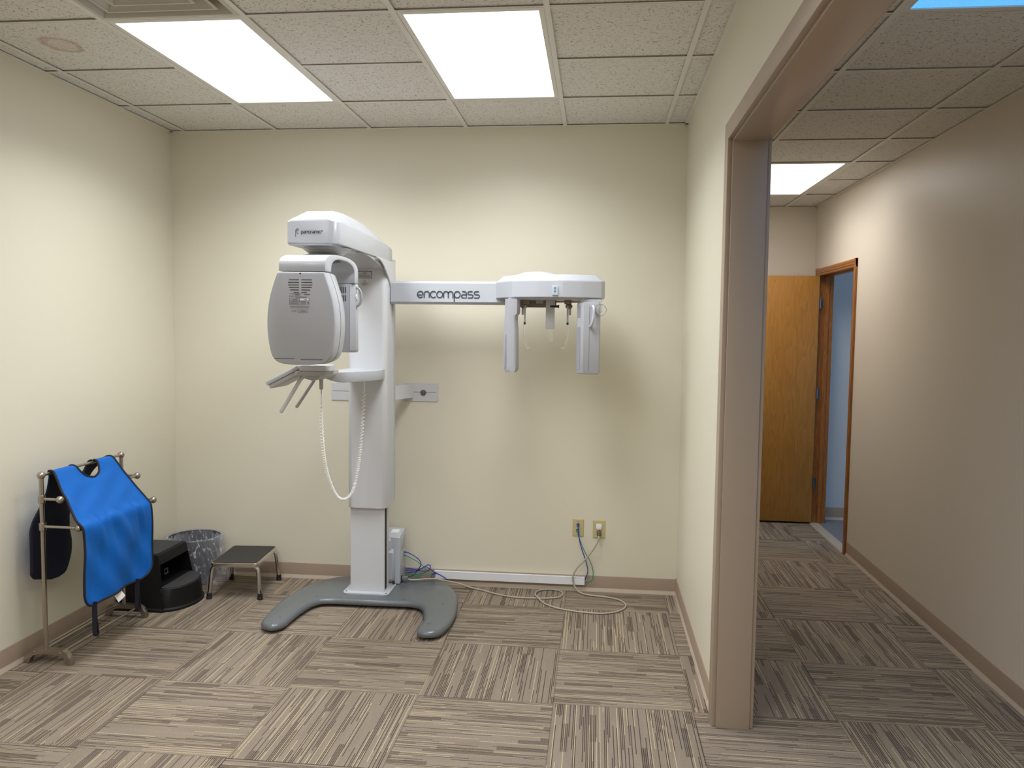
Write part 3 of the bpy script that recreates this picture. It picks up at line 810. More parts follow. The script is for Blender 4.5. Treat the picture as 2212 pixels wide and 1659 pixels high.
# control panel, tilted down to the left
bm = B()
box(bm, -.185, 0, 3.74, 3.955, -.020, 0, .003); cp_m = Matrix.Translation((-1.452, 0, 1.455)) @ Matrix.Rotation(math.radians(-27), 4, 'Y')
bmesh.ops.transform(bm, verts=bm.verts, matrix=cp_m); cpn = obj('control_panel', bm, M_WHITE, mc)
bm = B(); box(bm, -.18, -.004, 3.745, 3.95, -.040, -.021, .003); bmesh.ops.transform(bm, verts=bm.verts, matrix=cp_m); obj('panel_backing', bm, M_GREYP, cpn)
bm = B(); box(bm, -.15, -.03, 3.79, 3.91, -.0005, .001, .0004, 1); bmesh.ops.transform(bm, verts=bm.verts, matrix=cp_m); obj('panel_screen', bm, M_LABEL, cpn)
# hand grips
bm = B(); tube(bm, cat([(-1.405, 3.83, 1.412), (-1.432, 3.81, 1.406), (-1.458, 3.80, 1.384), (-1.485, 3.80, 1.342), (-1.525, 3.80, 1.277), (-1.556, 3.80, 1.227), (-1.560, 3.80, 1.221)], 6), .0095, 14); ball(bm, (-1.560, 3.80, 1.221), .0095, 12); obj('hand_grip', bm, M_WHITE2, mc)
bm = B(); tube(bm, cat([(-1.42, 4.0, 1.405), (-1.44, 4.0, 1.396), (-1.462, 4.0, 1.370), (-1.51, 4.0, 1.298), (-1.557, 4.0, 1.228)], 6), .0095, 14); ball(bm, (-1.557, 4.0, 1.228), .0095, 12); obj('hand_grip', bm, M_GREYP, mc)
# exposure switch and coiled cord
bm = B(); lathe(bm, [(.0095, 1.405), (.0105, 1.37), (.0105, 1.323), (.008, 1.320), (.003, 1.318), (.0025, 1.295)], -1.425, 4.0, 16); obj('exposure_switch', bm, M_GREYP, mc)
path = cat([(-1.425, 4.0, 1.297), (-1.428, 4.01, 1.24), (-1.447, 4.06, 1.15), (-1.462, 4.12, 1.02), (-1.467, 4.18, .88), (-1.45, 4.22, .77), (-1.425, 4.25, .70), (-1.397, 4.27, .681), (-1.367, 4.29, .695), (-1.347, 4.32, .75), (-1.337, 4.36, .86), (-1.33, 4.39, 1.0), (-1.325, 4.41, 1.15), (-1.321, 4.42, 1.27), (-1.320, 4.42, 1.352)], 40)
path = [V(p) for p in path]
Ls = [0]
for a, b_ in zip(path[:-1], path[1:]): Ls.append(Ls[-1] + (b_ - a).length)
tot = Ls[-1]
def along(s):
    import bisect
    k = min(max(bisect.bisect_right(Ls, s) - 1, 0), len(path) - 2)
    f = (s - Ls[k]) / max(1e-9, Ls[k + 1] - Ls[k])
    return path[k].lerp(path[k + 1], f), (path[k + 1] - path[k]).normalized()
pts = []; ph = 0.; NS = 1500
for k in range(NS + 1):
    s = tot * k / NS; p, tn = along(s)
    e = min(s, tot - s)
    amp = .0082 * min(1, max(0, (e - .04) / .05))
    sag = max(0., min(1., (1.12 - p.z) / .40))
    pitch = .0215 - .0145 * sag
    ph += 2 * PI * (tot / NS) / pitch
    n1 = V((0, 1, 0)); n1 = (n1 - tn * n1.dot(tn)).normalized(); n2 = tn.cross(n1)
    pts.append(p + (n1 * math.cos(ph) + n2 * math.sin(ph)) * amp)
bm = B(); tube(bm, pts, .0023, 6); obj('coiled_cord', bm, M_CORDW, mc)

# wall bracket tying the column to the wall
bm = B(); box(bm, -1.45, -1.212, 4.70, 4.706, 1.205, 1.288); prism(bm, [(-1.238, 4.704), (-1.153, 4.935), (-1.165, 4.938), (-1.248, 4.704)], 'z', 1.205, 1.290); prism(bm, [(-1.44, 4.704), (-1.44, 4.938), (-1.45, 4.938), (-1.45, 4.704)], 'z', 1.205, 1.288); wb = obj('wall_bracket', bm, M_WHITE2, mc)
bm = B(); box(bm, -1.692, -1.40, YB - .006, YB - .001, 1.178, 1.291, .001, 1); obj('bracket_plate', bm, M_WHITE2, wb)
bm = B(); box(bm, -1.216, -.993, YB - .006, YB - .001, 1.181, 1.297, .001, 1); obj('bracket_plate', bm, M_WHITE2, wb)
for a, b_, z in ((-1.682, -1.50, 1.237), (-1.177, -1.006, 1.240)):
    bm = B(); box(bm, a, b_, YB - .0068, YB - .005, z - .0018, z + .0018, .0008, 1); obj('bracket_slot', bm, M_TAUPEP, wb)
bm = B(); lathe(bm, [(.019, YB - .006), (.019, YB - .009), (.010, YB - .010), (.009, YB - .015), (0, YB - .016)], -1.089, 0, 20, 'y', 1.237); obj('bracket_bolt', bm, M_HINGE, wb)

# ---- cephalometric side arm
bm = B(); prism(bm, [(4.60, 1.800), (4.612, 1.786), (4.67, 1.786), (4.685, 1.80), (4.685, 1.905), (4.67, 1.922), (4.625, 1.922), (4.604, 1.908)], 'x', -1.215, -.24, .002)
ar = obj('side_arm', bm, M_WHITE, mc, sm=25)
bm = B(); write(bm, 'encompass', -1.053, 1.823, .0405, 4.5995, .0029, 1.005); obj('lettering', bm, M_INK, ar)
# ceph head: faceted hood
fr = [(-.588, 4.60), (-.478, 4.445), (-.447, 4.425), (-.335, 4.400), (-.26, 4.395), (-.19, 4.398), (-.09, 4.415), (.022, 4.455), (.040, 4.475), (.040, 4.66), (-.20, 4.76), (-.588, 4.70)]
def inset(p, k, cx=-.27, cy=4.58): return (cx + (p[0] - cx) * k, cy + (p[1] - cy) * k)
bm = B()
loft(bm, [[(p[0], p[1], 1.822) for p in fr], [(p[0], p[1], 1.916) for p in fr], [inset(p, .86) + (1.951,) for p in fr]])
bmesh.ops.recalc_face_normals(bm, faces=bm.faces)
es = [e for e in bm.edges if len(e.link_faces) == 2 and e.calc_face_angle(0) > .12 and min(v_.co.z for v_ in e.verts) > 1.8]
bmesh.ops.bevel(bm, geom=es, offset=.005, segments=2, profile=.5, affect='EDGES')
ch = obj('ceph_head', bm, M_WHITE, mc, sm=9)
bm = B(); lathe(bm, [(.125, 1.949), (.118, 1.958), (.085, 1.971), (.04, 1.977), (0, 1.978)], -.345, 4.60, 40); obj('pivot_dome', bm, M_WHITE, ch)
bm = B(); box(bm, -.249, -.2175, 4.3895, 4.3965, 1.835, 1.885, .001, 1); kp = obj('keypad', bm, M_PAD, ch)
for z in (1.874, 1.858):
    bm = B(); lathe(bm, [(.0064, 4.3893), (.006, 4.388), (.003, 4.3878)], -.2335, 0, 18, 'y', z); obj('button', bm, M_LABELLINE, kp)
    bm = B(); lathe(bm, [(.0025, 4.3882), (.0022, 4.3872), (0, 4.387)], -.2335, 0, 12, 'y', z); obj('button_cap', bm, M_PAD, kp)
bm = B(); lathe(bm, [(.0016, 4.3893), (.0016, 4.388), (0, 4.388)], -.2345, 0, 10, 'y', 1.844); obj('indicator_lamp', bm, M_LABELLINE, kp)
bm = B(); prism(bm, [(-.50, 4.47), (-.44, 4.44), (-.27, 4.41), (-.1, 4.43), (.025, 4.47), (.02, 4.64), (-.5, 4.64)], 'z', 1.812, 1.8225); obj('underside_panel', bm, M_GREYP, ch)
# left post (slim rounded collimator)
bm = B()
def post(z, x0_, x1_, xr, y0_, y1_): return [(x0_, y0_ + .02, z), (x0_ + .002, y1_, z), (xr, y1_, z), (xr, y0_ + .02, z), (xr - .012, y0_ + .002, z), (x1_ + .004, y0_, z), (x1_ - .006, y0_ + .004, z)]
zs = [(1.815, -.516, -.487, -.435), (1.735, -.516, -.487, -.435), (1.722, -.516, -.487, -.446), (1.69, -.519, -.487, -.447), (1.64, -.522, -.482, -.443), (1.43, -.521, -.481, -.440), (1.412, -.518, -.481, -.442), (1.403, -.508, -.478, -.452)]
loft(bm, [post(z, a, b_, c, 4.43, 4.50) for z, a, b_, c in zs])
cpst = obj('left_post', bm, M_SILVER, ch, sm=45)
bm = B(); box(bm, -.5145, -.5045, 4.441, 4.452, 1.428, 1.615, .001, 1); obj('beam_slot', bm, M_SLOT, cpst)
bm = B()
tube(bm, [(-.4635, 4.4318, 1.80), (-.4635, 4.4318, 1.72), (-.460, 4.4318, 1.62), (-.460, 4.4318, 1.42)], .0008, 5, False); obj('seam', bm, M_LABELLINE, cpst)
# right post (sensor carrier)
bm = B(); prism(bm, [(-.113, 4.50), (-.110, 4.445), (-.074, 4.42), (.012, 4.428), (.018, 4.445), (.018, 4.52), (-.10, 4.52)], 'z', 1.399, 1.80, .010, 2)
rp = obj('right_post', bm, M_SILVER, ch, sm=30)
bm = B(); prism(bm, [(-.108, 4.51), (-.095, 4.437), (.022, 4.437), (.026, 4.51)], 'z', 1.801, 1.815); obj('post_mount', bm, M_WHITE, rp)
bm = B(); prism(bm, [(-.1115, 4.468), (-.1085, 4.4425), (-.0925, 4.4312), (-.0925, 4.445), (-.105, 4.468)], 'z', 1.425, 1.66); obj('beam_slot', bm, M_SLOT, rp)
bm = B(); prism(bm, [(-.1115, 4.468), (-.1085, 4.4425), (-.0925, 4.4312), (-.0925, 4.445), (-.105, 4.468)], 'z', 1.715, 1.78); obj('beam_slot', bm, M_SLOT, rp)
bm = B(); tube(bm, [(-.042, 4.4222, 1.78), (-.042, 4.4222, 1.42)], .0008, 5, False); obj('seam', bm, M_LABELLINE, rp)
bm = B(); tube(bm, cat([(-.026, 4.425, 1.776), (-.022, 4.405, 1.774), (-.018, 4.392, 1.758), (-.018, 4.389, 1.725), (-.022, 4.391, 1.695), (-.030, 4.402, 1.670), (-.036, 4.425, 1.664)], 5), .0085, 12); obj('post_handle', bm, M_WHITE, rp)
# ear rods
for xr_, sgn in ((-.409, 1), (-.166, -1)):
    bm = B(); box(bm, xr_ - .020, xr_ + .020, 4.50, 4.55, 1.789, 1.813, .003); ball(bm, (xr_ - sgn * .006, 4.52, 1.777), .021, 14, (1, .8, .7)); er = obj('ear_rod', bm, M_TAUPEP, ch)
    bm = B(); box(bm, xr_ - .005, xr_ + .005, 4.505, 4.515, 1.672, 1.782, .001, 1); box(bm, xr_ - sgn * .013 - .006, xr_ - sgn * .013 + .006, 4.508, 4.518, 1.728, 1.765, .001, 1); obj('rod_stem', bm, M_GREYP, er)
    bm = B(); box(bm, xr_ - .0056, xr_ + .0056, 4.5042, 4.506, 1.674, 1.686); obj('stem_end', bm, M_BLACK, er)
    bm = B(); tube(bm, cat([(xr_ - sgn * .002, 4.51, 1.69), (xr_ - sgn * .004, 4.51, 1.64), (xr_ - sgn * .001, 4.51, 1.60), (xr_ + sgn * .008, 4.51, 1.565), (xr_ + sgn * .012, 4.51, 1.542)], 5), .0042, 8)
    ball(bm, (xr_ + sgn * .015, 4.51, 1.539), .006, 10); cyl(bm, (xr_ + sgn * .012, 4.51, 1.539), (xr_ + sgn * .032, 4.51, 1.543), .005, 10, .0028); obj('ear_plug', bm, M_CLEAR, er)
# nasion rest
bm = B(); box(bm, -.289, -.240, 4.49, 4.52, 1.649, 1.815, .002); ns = obj('nasion_rest', bm, M_GREYP, ch)
bm = B(); cyl(bm, (-.264, 4.488, 1.776), (-.232, 4.488, 1.776), .006, 12); cyl(bm, (-.235, 4.488, 1.776), (-.214, 4.488, 1.776), .0045, 12, .0095); obj('clamp_knob', bm, M_RUB, ns)
bm = B()
for x, zb, r in ((-.278, 1.60, .0042), (-.270, 1.575, .0016), (-.264, 1.575, .0016), (-.255, 1.58, .003)): cyl(bm, (x, 4.50, 1.650), (x + .003, 4.50, zb), r, 8)
obj('nasion_pin', bm, M_CLEAR, ns)
bm = B(); box(bm, -.455, -.235, 4.585, 4.60, 1.772, 1.823, .002); box(bm, -.235, .0, 4.60, 4.62, 1.802, 1.81); hb = obj('arm_coupling', bm, M_TAUPEP, ch)
bm = B(); box(bm, -.352, -.31, 4.5835, 4.586, 1.795, 1.812, .003); obj('latch', bm, M_LABEL, hb)
# clear ring beside the right post
bm = B()
tube(bm, [(.019 + .030 * math.cos(2 * PI * k / 36), 4.417, 1.757 + .030 * math.sin(2 * PI * k / 36)) for k in range(36)], .0016, 6, closed=True); rg = obj('carpus_ring', bm, M_LABELLINE, rp)
bm = B(); lathe(bm, [(.029, 4.416), (.029, 4.418)], .019, 0, 30, 'y', 1.757); obj('ring_window', bm, M_CLEAR, rg)
bm = B(); box(bm, .016, .027, 4.4185, 4.45, 1.742, 1.790, .001, 1); obj('ring_clip', bm, M_LABELW, rg)

# ------------------------------------------------------------------ electronics box behind the column
eb = thing('electronics_box', 'white electronics box standing on the machine base behind the column', 'electronics box', (-1.31, 4.80, .053))
bm = B(); prism(bm, [(4.745, .056), (4.745, .345), (4.755, .356), (4.885, .374), (4.893, .366), (4.893, .056)], 'x', -1.43, -1.190, .006, 2); bx = obj('housing', bm, M_WHITE, eb)
bm = B(); prism(bm, [(4.738, .066), (4.716, .09), (4.716, .255), (4.745, .275), (4.745, .066)], 'x', -1.40, -1.225, .010, 3); prism(bm, [(4.73, .25), (4.73, .33), (4.75, .345), (4.75, .25)], 'x', -1.40, -1.245, .008, 3); obj('front_cover', bm, M_WHITE, eb)
bm = B(); box(bm, -1.1915, -1.1885, 4.785, 4.86, .255, .335, .004, 2); box(bm, -1.1915, -1.1885, 4.785, 4.86, .165, .235, .004, 2); obj('side_recess', bm, M_GREYP, eb)
bm = B(); box(bm, -1.1912, -1.187, 4.77, 4.80, .062, .096, .002); obj('power_inlet', bm, M_BLACK, eb)
bm = B(); box(bm, -1.262, -1.212, 4.79, 4.845, .3605, .3708)
bmesh.ops.transform(bm, verts=bm.verts, matrix=Matrix.Translation((0, 4.82, .366)) @ Matrix.Rotation(math.atan2(.018, .13), 4, 'X') @ Matrix.Translation((0, -4.82, -.366)))
obj('top_label', bm, M_LABELW, eb)
bm = B(); lathe(bm, [(.008, .056), (.008, .078), (.004, .084)], -1.222, 4.712, 12); obj('cable_grommet', bm, M_RUB, eb)

# ------------------------------------------------------------------ cables, plates, raceway
bm = B(); box(bm, -1.008, -.047, YB - .0075, YB - .0055, .045, .093); box(bm, -1.008, -.047, YB - .030, YB - .0055, .090, .093, .0008, 1); box(bm, -1.0, -.047, YB - .030, YB - .0285, .046, .092, .0005, 1); box(bm, -1.008, -.047, YB - .030, YB - .0055, .045, .0475, .0008, 1)
tag(obj('cable_raceway', bm, M_RACE, loc=(-.53, YB - .02, .045)), 'long white cable channel fixed along the back baseboard', 'cable channel')

def plate(name, x0, x1, z0, z1, label, cat_):
    t = thing(name, label, cat_, ((x0 + x1) / 2, YB, (z0 + z1) / 2))
    bm = B(); y = YB
    r0 = [(x0, y - .0003, z0), (x1, y - .0003, z0), (x1, y - .0003, z1), (x0, y - .0003, z1)]
    i_ = .004
    r1 = [(x0 + i_, y - .006, z0 + i_), (x1 - i_, y - .006, z0 + i_), (x1 - i_, y - .006, z1 - i_), (x0 + i_, y - .006, z1 - i_)]
    loft(bm, [r0, r1]); obj('cover_plate', bm, M_PLATE, t, sm=0)
    return t
np_ = plate('network_plate', -.130, -.058, .348, .461, 'ivory wall plate with blue and green network plugs, left of the power outlet', 'wall plate')
bm = B(); lathe(bm, [(.0026, YB - .006), (.0026, YB - .0075), (0, YB - .0075)], -.0945, 0, 10, 'y', .443); obj('screw', bm, M_PLUG, np_)
bm = B(); lathe(bm, [(.0026, YB - .006), (.0026, YB - .0075), (0, YB - .0075)], -.0945, 0, 10, 'y', .361); obj('screw', bm, M_PLUG, np_)
bm = B(); box(bm, -.103, -.086, YB - .0075, YB - .005, .412, .432); obj('jack', bm, M_BLACK, np_)
bm = B(); box(bm, -.105, -.088, YB - .0075, YB - .005, .376, .396); obj('jack', bm, M_BLACK, np_)
po = plate('power_outlet', -.002, .076, .342, .457, 'ivory duplex outlet with a white plug cap and grey cord plugged in', 'outlet')
bm = B(); prism(bm, rrect(.0185, .0540, .399, .434, .008, 5), 'y', YB - .014, YB - .006, .003, 2, True); obj('plug_cap', bm, M_LABELW, po)
bm = B(); prism(bm, rrect(.0205, .0525, .364, .394, .012, 5), 'y', YB - .008, YB - .006); obj('socket_face', bm, M_PLATE, po)

cord = [(-1.186, 4.785, .079), (-1.165, 4.79, .076), (-1.13, 4.80, .066), (-1.08, 4.812, .066), (-1.043, 4.82, .069), (-.973, 4.83, .068), (-.903, 4.845, .052), (-.834, 4.865, .034), (-.766, 4.872, .010), (-.683, 4.840, .006), (-.599, 4.788, .006), (-.519, 4.754, .006), (-.442, 4.738, .006), (-.338, 4.741, .006), (-.257, 4.753, .006), (-.199, 4.783, .006), (-.18, 4.847, .006), (-.197, 4.895, .006), (-.252, 4.918, .007), (-.313, 4.900, .008), (-.346, 4.847, .009), (-.345, 4.778, .012), (-.332, 4.738, .017), (-.310, 4.700, .009), (-.281, 4.655, .006), (-.227, 4.6, .006), (-.161, 4.567, .006), (-.068, 4.54, .006), (.038, 4.53, .006), (.108, 4.548, .006), (.165, 4.593, .006), (.199, 4.659, .006), (.198, 4.723, .006), (.163, 4.783, .006), (.098, 4.819, .006), (.031, 4.833, .006), (-.037, 4.850, .007), (-.080, 4.880, .012), (-.110, 4.896, .043), (-.122, 4.900, .085), (-.115, 4.90, .121), (-.093, 4.90, .16), (-.049, 4.90, .209), (-.012, 4.90, .257), (.018, 4.898, .304), (.035, 4.896, .345), (.0365, 4.905, .370)]
pc = thing('power_cable', 'thick grey power cord looping over the carpet to the wall outlet', 'cord', (-.2, 4.75, 0))
bm = B(); tube(bm, cat(cord, 6), .0052, 10); obj('cable', bm, M_CORD, pc)
bm = B(); cyl(bm, (.0365, 4.908, .372), (.0365, 4.934, .380), .0125, 18, .0155); cyl(bm, (.0365, 4.900, .366), (.0365, 4.912, .374), .007, 14, .011); obj('plug', bm, M_PLUG, pc)
bm = B(); box(bm, -1.1865, -1.150, 4.772, 4.798, .068, .092, .004); obj('connector', bm, M_LABELLINE, pc)

def cable(name, label, pts_list, m, r, boots, base_):
    t = thing(name, label, 'cable', base_)
    for p in pts_list:
        bm = B(); tube(bm, cat(p, 6), r, 8); obj('cable', bm, m, t)
    for b0, b1, rr in boots:
        bm = B(); d_ = (V(b1) - V(b0)); 
        tube(bm, [b0, V(b0) + d_ * .5, b1], rr, 8, radii=[rr, rr, rr * .6]); obj('connector', bm, m, t)
    return t
cable('network_cable', 'blue network cable bunched behind the machine base, running into the channel',
      [[(-1.19, 4.835, .233), (-1.168, 4.84, .229), (-1.14, 4.845, .215), (-1.109, 4.85, .195), (-1.091, 4.855, .176), (-1.084, 4.86, .16), (-1.086, 4.868, .142), (-1.1, 4.876, .116), (-1.109, 4.88, .104), (-1.091, 4.88, .112), (-1.063, 4.88, .129), (-1.044, 4.885, .140), (-1.031, 4.885, .138), (-1.027, 4.887, .126), (-1.033, 4.89, .111), (-1.051, 4.892, .097), (-1.076, 4.892, .096), (-1.105, 4.89, .10), (-1.15, 4.89, .110), (-1.21, 4.895, .108), (-1.235, 4.897, .09), (-1.205, 4.892, .068), (-1.176, 4.888, .059), (-1.145, 4.886, .064), (-1.12, 4.884, .09), (-1.106, 4.882, .106), (-1.15, 4.878, .104), (-1.21, 4.882, .098), (-1.24, 4.896, .085), (-1.20, 4.898, .077), (-1.15, 4.894, .086), (-1.106, 4.888, .104), (-1.074, 4.886, .12), (-1.056, 4.886, .126), (-1.034, 4.888, .115), (-1.01, 4.892, .098), (-.995, 4.91, .08), (-.97, 4.922, .070)],
       [(-1.02, 4.902, .045), (-1.018, 4.905, .075), (-.995, 4.92, .078)],
       [(-1.01, 4.890, .098), (-.983, 4.895, .083), (-.954, 4.898, .068), (-.932, 4.898, .054), (-.922, 4.902, .030)]], M_BLUECAB, .0030,
      [((-1.19, 4.833, .233), (-1.165, 4.84, .229), .0052)], (-1.1, 4.88, .06))
cable('network_cable', 'green network cable from the electronics box to the white channel',
      [[(-1.192, 4.83, .216), (-1.163, 4.835, .204), (-1.125, 4.842, .185), (-1.093, 4.848, .163), (-1.067, 4.855, .139), (-1.051, 4.86, .117), (-1.053, 4.868, .101), (-1.071, 4.875, .088), (-1.092, 4.88, .080), (-1.135, 4.882, .076), (-1.179, 4.885, .080), (-1.20, 4.888, .07), (-1.161, 4.882, .062), (-1.133, 4.876, .060), (-1.099, 4.872, .060), (-1.092, 4.872, .066), (-1.106, 4.872, .071), (-1.135, 4.875, .070), (-1.10, 4.885, .068), (-1.04, 4.90, .073), (-.999, 4.918, .073), (-.97, 4.924, .068)]], M_GREENCAB, .0024,
      [((-1.19, 4.828, .217), (-1.168, 4.834, .208), .0048)], (-1.08, 4.87, .06))
cable('network_cable', 'blue network cable hanging from the wall plate to the right end of the channel',
      [[(-.0945, 4.918, .424), (-.093, 4.912, .405), (-.090, 4.910, .374), (-.081, 4.91, .321), (-.065, 4.91, .267), (-.041, 4.91, .199), (-.029, 4.912, .145), (-.034, 4.917, .108), (-.047, 4.922, .080), (-.07, 4.924, .070)]], M_BLUECAB, .0030,
      [((-.0945, 4.936, .424), (-.0945, 4.916, .419), .0075)], (-.09, 4.92, .3))
cable('network_cable', 'thin green network cable hanging from the wall plate beside the blue one',
      [[(-.0965, 4.922, .386), (-.092, 4.916, .360), (-.073, 4.915, .312), (-.05, 4.915, .259), (-.015, 4.915, .198), (.003, 4.916, .145), (.003, 4.918, .09), (-.012, 4.922, .068), (-.042, 4.924, .063), (-.07, 4.924, .060)]], M_GREENCAB, .0024,
      [((-.0965, 4.936, .386), (-.0965, 4.918, .382), .0065)], (-.09, 4.92, .25))

# ------------------------------------------------------------------ apron rack
rk = thing('apron_rack', 'brushed nickel floor stand with ball-ended bars by the left wall', 'rack', (-2.6, 3.81, 0))
XP, Y0, Y1 = -2.626, 3.49, 4.13
tiers = [(XP, .920), (-2.533, .806), (-2.440, .673)]
for y in (Y0, Y1):
    bm = B(); cyl(bm, (XP, y, .07), (XP, y, .91), .0108, 18); obj('post', bm, M_NICKEL, rk)
    bm = B(); ball(bm, (XP, y, .920), .0185, 20); obj('finial', bm, M_NICKEL, rk)
    for x, z in tiers[1:]:
        bm = B(); lathe(bm, [(.0115, z - .02), (.0165, z - .017), (.0165, z + .017), (.0115, z + .02)], XP, y, 18)
        cyl(bm, (XP, y, z), (x, y, z), .0072, 14); obj('tier_arm', bm, M_NICKEL, rk)
        bm = B(); ball(bm, (x, y, z), .0185, 20); obj('finial', bm, M_NICKEL, rk)
    # arched foot
    top = cat([(-2.735, .0), (-2.728, .04), (-2.705, .068), (-2.67, .075), (-2.58, .075), (-2.53, .070), (-2.50, .045), (-2.487, .0)], 5)
    bot = cat([(-2.515, .0), (-2.522, .026), (-2.545, .045), (-2.60, .050), (-2.66, .048), (-2.69, .038), (-2.702, .02), (-2.705, .0)], 5)
    bm = B(); prism(bm, top + bot, 'y', y - .014, y + .014, .003, 2); ft = obj('foot', bm, M_NICKEL, rk)
    for x in (-2.680, -2.545):
        bm = B(); lathe(bm, [(.006, y - .0138), (.006, y - .016), (.003, y - .0175), (0, y - .0178)], x, 0, 12, 'y', .058); obj('screw', bm, M_NICKEL, ft)
for x, z in tiers:
    bm = B(); cyl(bm, (x, Y0, z), (x, Y1, z), .0068, 14); obj('hanging_bar', bm, M_NICKEL, rk)
for x in (-2.680, -2.545):
    bm = B(); cyl(bm, (x, Y0 + .013, .058), (x, Y1 - .013, .058), .0066, 14); obj('stretcher', bm, M_NICKEL, rk)

# ------------------------------------------------------------------ lead apron draped over the rack
ap = thing('lead_apron', 'blue lead apron with navy edging draped over the nickel rack', 'apron', (-2.50, 3.77, .27))
prof = [(-2.626, .9315), (-2.612, .9300), (-2.595, .915), (-2.533, .8255), (-2.485, .766), (-2.434, .704), (-2.410, .682), (-2.401, .655), (-2.399, .58), (-2.400, .45), (-2.401, .35), (-2.401, .279)]
pc_ = cat(prof, 6)
Lp = [0]
for a, b_ in zip(pc_[:-1], pc_[1:]): Lp.append(Lp[-1] + math.hypot(b_[0] - a[0], b_[1] - a[1]))
def prof_at(s):
    s = s * Lp[-1]
    for k in range(len(Lp) - 1):
        if s <= Lp[k + 1]:
            f = (s - Lp[k]) / (Lp[k + 1] - Lp[k]); a, b_ = pc_[k], pc_[k + 1]
            return a[0] + (b_[0] - a[0]) * f, a[1] + (b_[1] - a[1]) * f
    return pc_[-1]
def sst(a, b_, x): t = max(0, min(1, (x - a) / (b_ - a))); return t * t * (3 - 2 * t)
S_BAR = .40
def edges_at(s):
    ne = 3.556 - .084 * min(1, s / S_BAR) - .010 * sst(S_BAR, 1, s)
    fe = 4.020 + .026 * min(1, s / S_BAR) - .006 * sst(S_BAR, 1, s)
    r = .085; q = (s - (1 - r / Lp[-1])) / (r / Lp[-1])
    if q > 0:
        d_ = 1 - math.sqrt(max(0, 1 - q * q)); ne += d_ * .075; fe -= d_ * .10
    return ne, fe
rw = random.Random(11)
wr = [(rw.uniform(3.5, 4.0), rw.uniform(.0, .5), rw.uniform(.02, .05)) for _ in range(10)]
def wrinkle(y, s):
    """soft folds that fan out below the lowest bar"""
    k = sst(.38, .46, s); d_ = (s - S_BAR)
    f = .016 * (abs(math.sin((y - 3.47) * 36 + 1.6 * math.sin(s * 6) + .8 * math.sin(y * 19))) - .5) * math.exp(-max(0, d_) * 5.) * k
    f += .009 * math.sin((y - 3.5) * 17 + s * 5.) * k * sst(.42, .8, s)
    f += .0045 * math.sin((y - 3.4) * 33 - s * 21.) * k
    f += .0038 * math.sin((y - 3.5) * 26 + s * 30.) * sst(.08, .25, s) * (1 - sst(.30, .38, s))
    f += .006 * math.exp(-((y - 3.50 - .25 * max(0, s - .2)) / .018) ** 2) * sst(.15, .3, s) * (1 - sst(.5, .8, s))
    e_ = min(y - 3.465, 4.045 - y)
    return f * (.25 + .75 * sst(0, .07, e_))
S_NECK = .115
def neck(s):
    q = max(0., 1 - s / S_NECK); w = .5 * math.sqrt(max(0., 1 - (1 - q) ** 2)) if q > 0 else 0
    return 3.802 - .088 * (w * 2) ** .8, 3.802 + .086 * (w * 2) ** .8
NSR, NC = 90, 26
def apron_pt(s, y):
    x, z = prof_at(s); x2, z2 = prof_at(min(1, s + .004)); x1, z1 = prof_at(max(0, s - .004))
    tx, tz = x2 - x1, z2 - z1; ln = math.hypot(tx, tz) or 1
    nx, nz = -tz / ln, tx / ln
    f = max(wrinkle(y, s), -.004 if S_BAR - .06 < s < S_BAR + .02 else -1)
    sag = .016 * math.sin(PI * min(1, max(0, (s - .03) / .13))) * math.exp(-((y - 3.80) / .11) ** 2) if s < .16 else 0
    lift = .02 * ((y - 3.75) / .3) ** 2 * sst(.55, 1, s)
    return V((x + nx * f, y, z + nz * f - sag + (.012 * sst(.6, 1, s) * math.sin((y - 3.45) * 5))))
def build_panel(pt, ed, nk, s_neck, NSR, NC):
    bm = B(); rows = []
    for a in range(NSR + 1):
        s = a / NSR; ne, fe = ed(s)
        nl, nr = nk(s)
        row = [bm.verts.new(pt(s, ne + (nl - ne) * c / NC)) for c in range(NC + 1)]
        if s >= s_neck: row2 = [row[-1]] + [bm.verts.new(pt(s, nr + (fe - nr) * c / NC)) for c in range(1, NC + 1)]
        else: row2 = [bm.verts.new(pt(s, nr + (fe - nr) * c / NC)) for c in range(NC + 1)]
        rows.append((row, row2))
    for a in range(NSR):
        for q in (0, 1):
            A, Bq = rows[a][q], rows[a + 1][q]
            for c in range(NC): bm.faces.new((A[c], A[c + 1], Bq[c + 1], Bq[c]))
    return bm, rows
bm, rows = build_panel(apron_pt, edges_at, neck, S_NECK, NSR, NC)
near = [r[0][0].co.copy() for r in rows]; far = [r[1][-1].co.copy() for r in rows]
bot = [v_.co.copy() for v_ in rows[-1][0]] + [v_.co.copy() for v_ in rows[-1][1][1:]]
nl = [r[0][-1].co.copy() for k, r in enumerate(rows) if k / NSR <= S_NECK + 1.2 / NSR]; nr = [r[1][0].co.copy() for k, r in enumerate(rows) if k / NSR <= S_NECK + .2 / NSR]
fp_ = obj('front_panel', bm, [M_BLUEFAB, M_NAVY], ap, sm=80)
def solid(o, t, off=0.):
    md = o.modifiers.new('thickness', 'SOLIDIFY'); md.thickness = t; md.offset = off; md.material_offset = 1; md.material_offset_rim = 1
# face normals must point outward (+X) so the second material lands on the inside
me = fp_.data
if sum(p.normal.x for p in me.polygons) < 0: me.flip_normals()
solid(fp_, .005, -1)
bm = B(); tube(bm, near + bot + far[::-1], .0058, 8, True); tube(bm, nl + nr[::-1], .0055, 8, True); obj('edge_binding', bm, M_BIND, fp_)
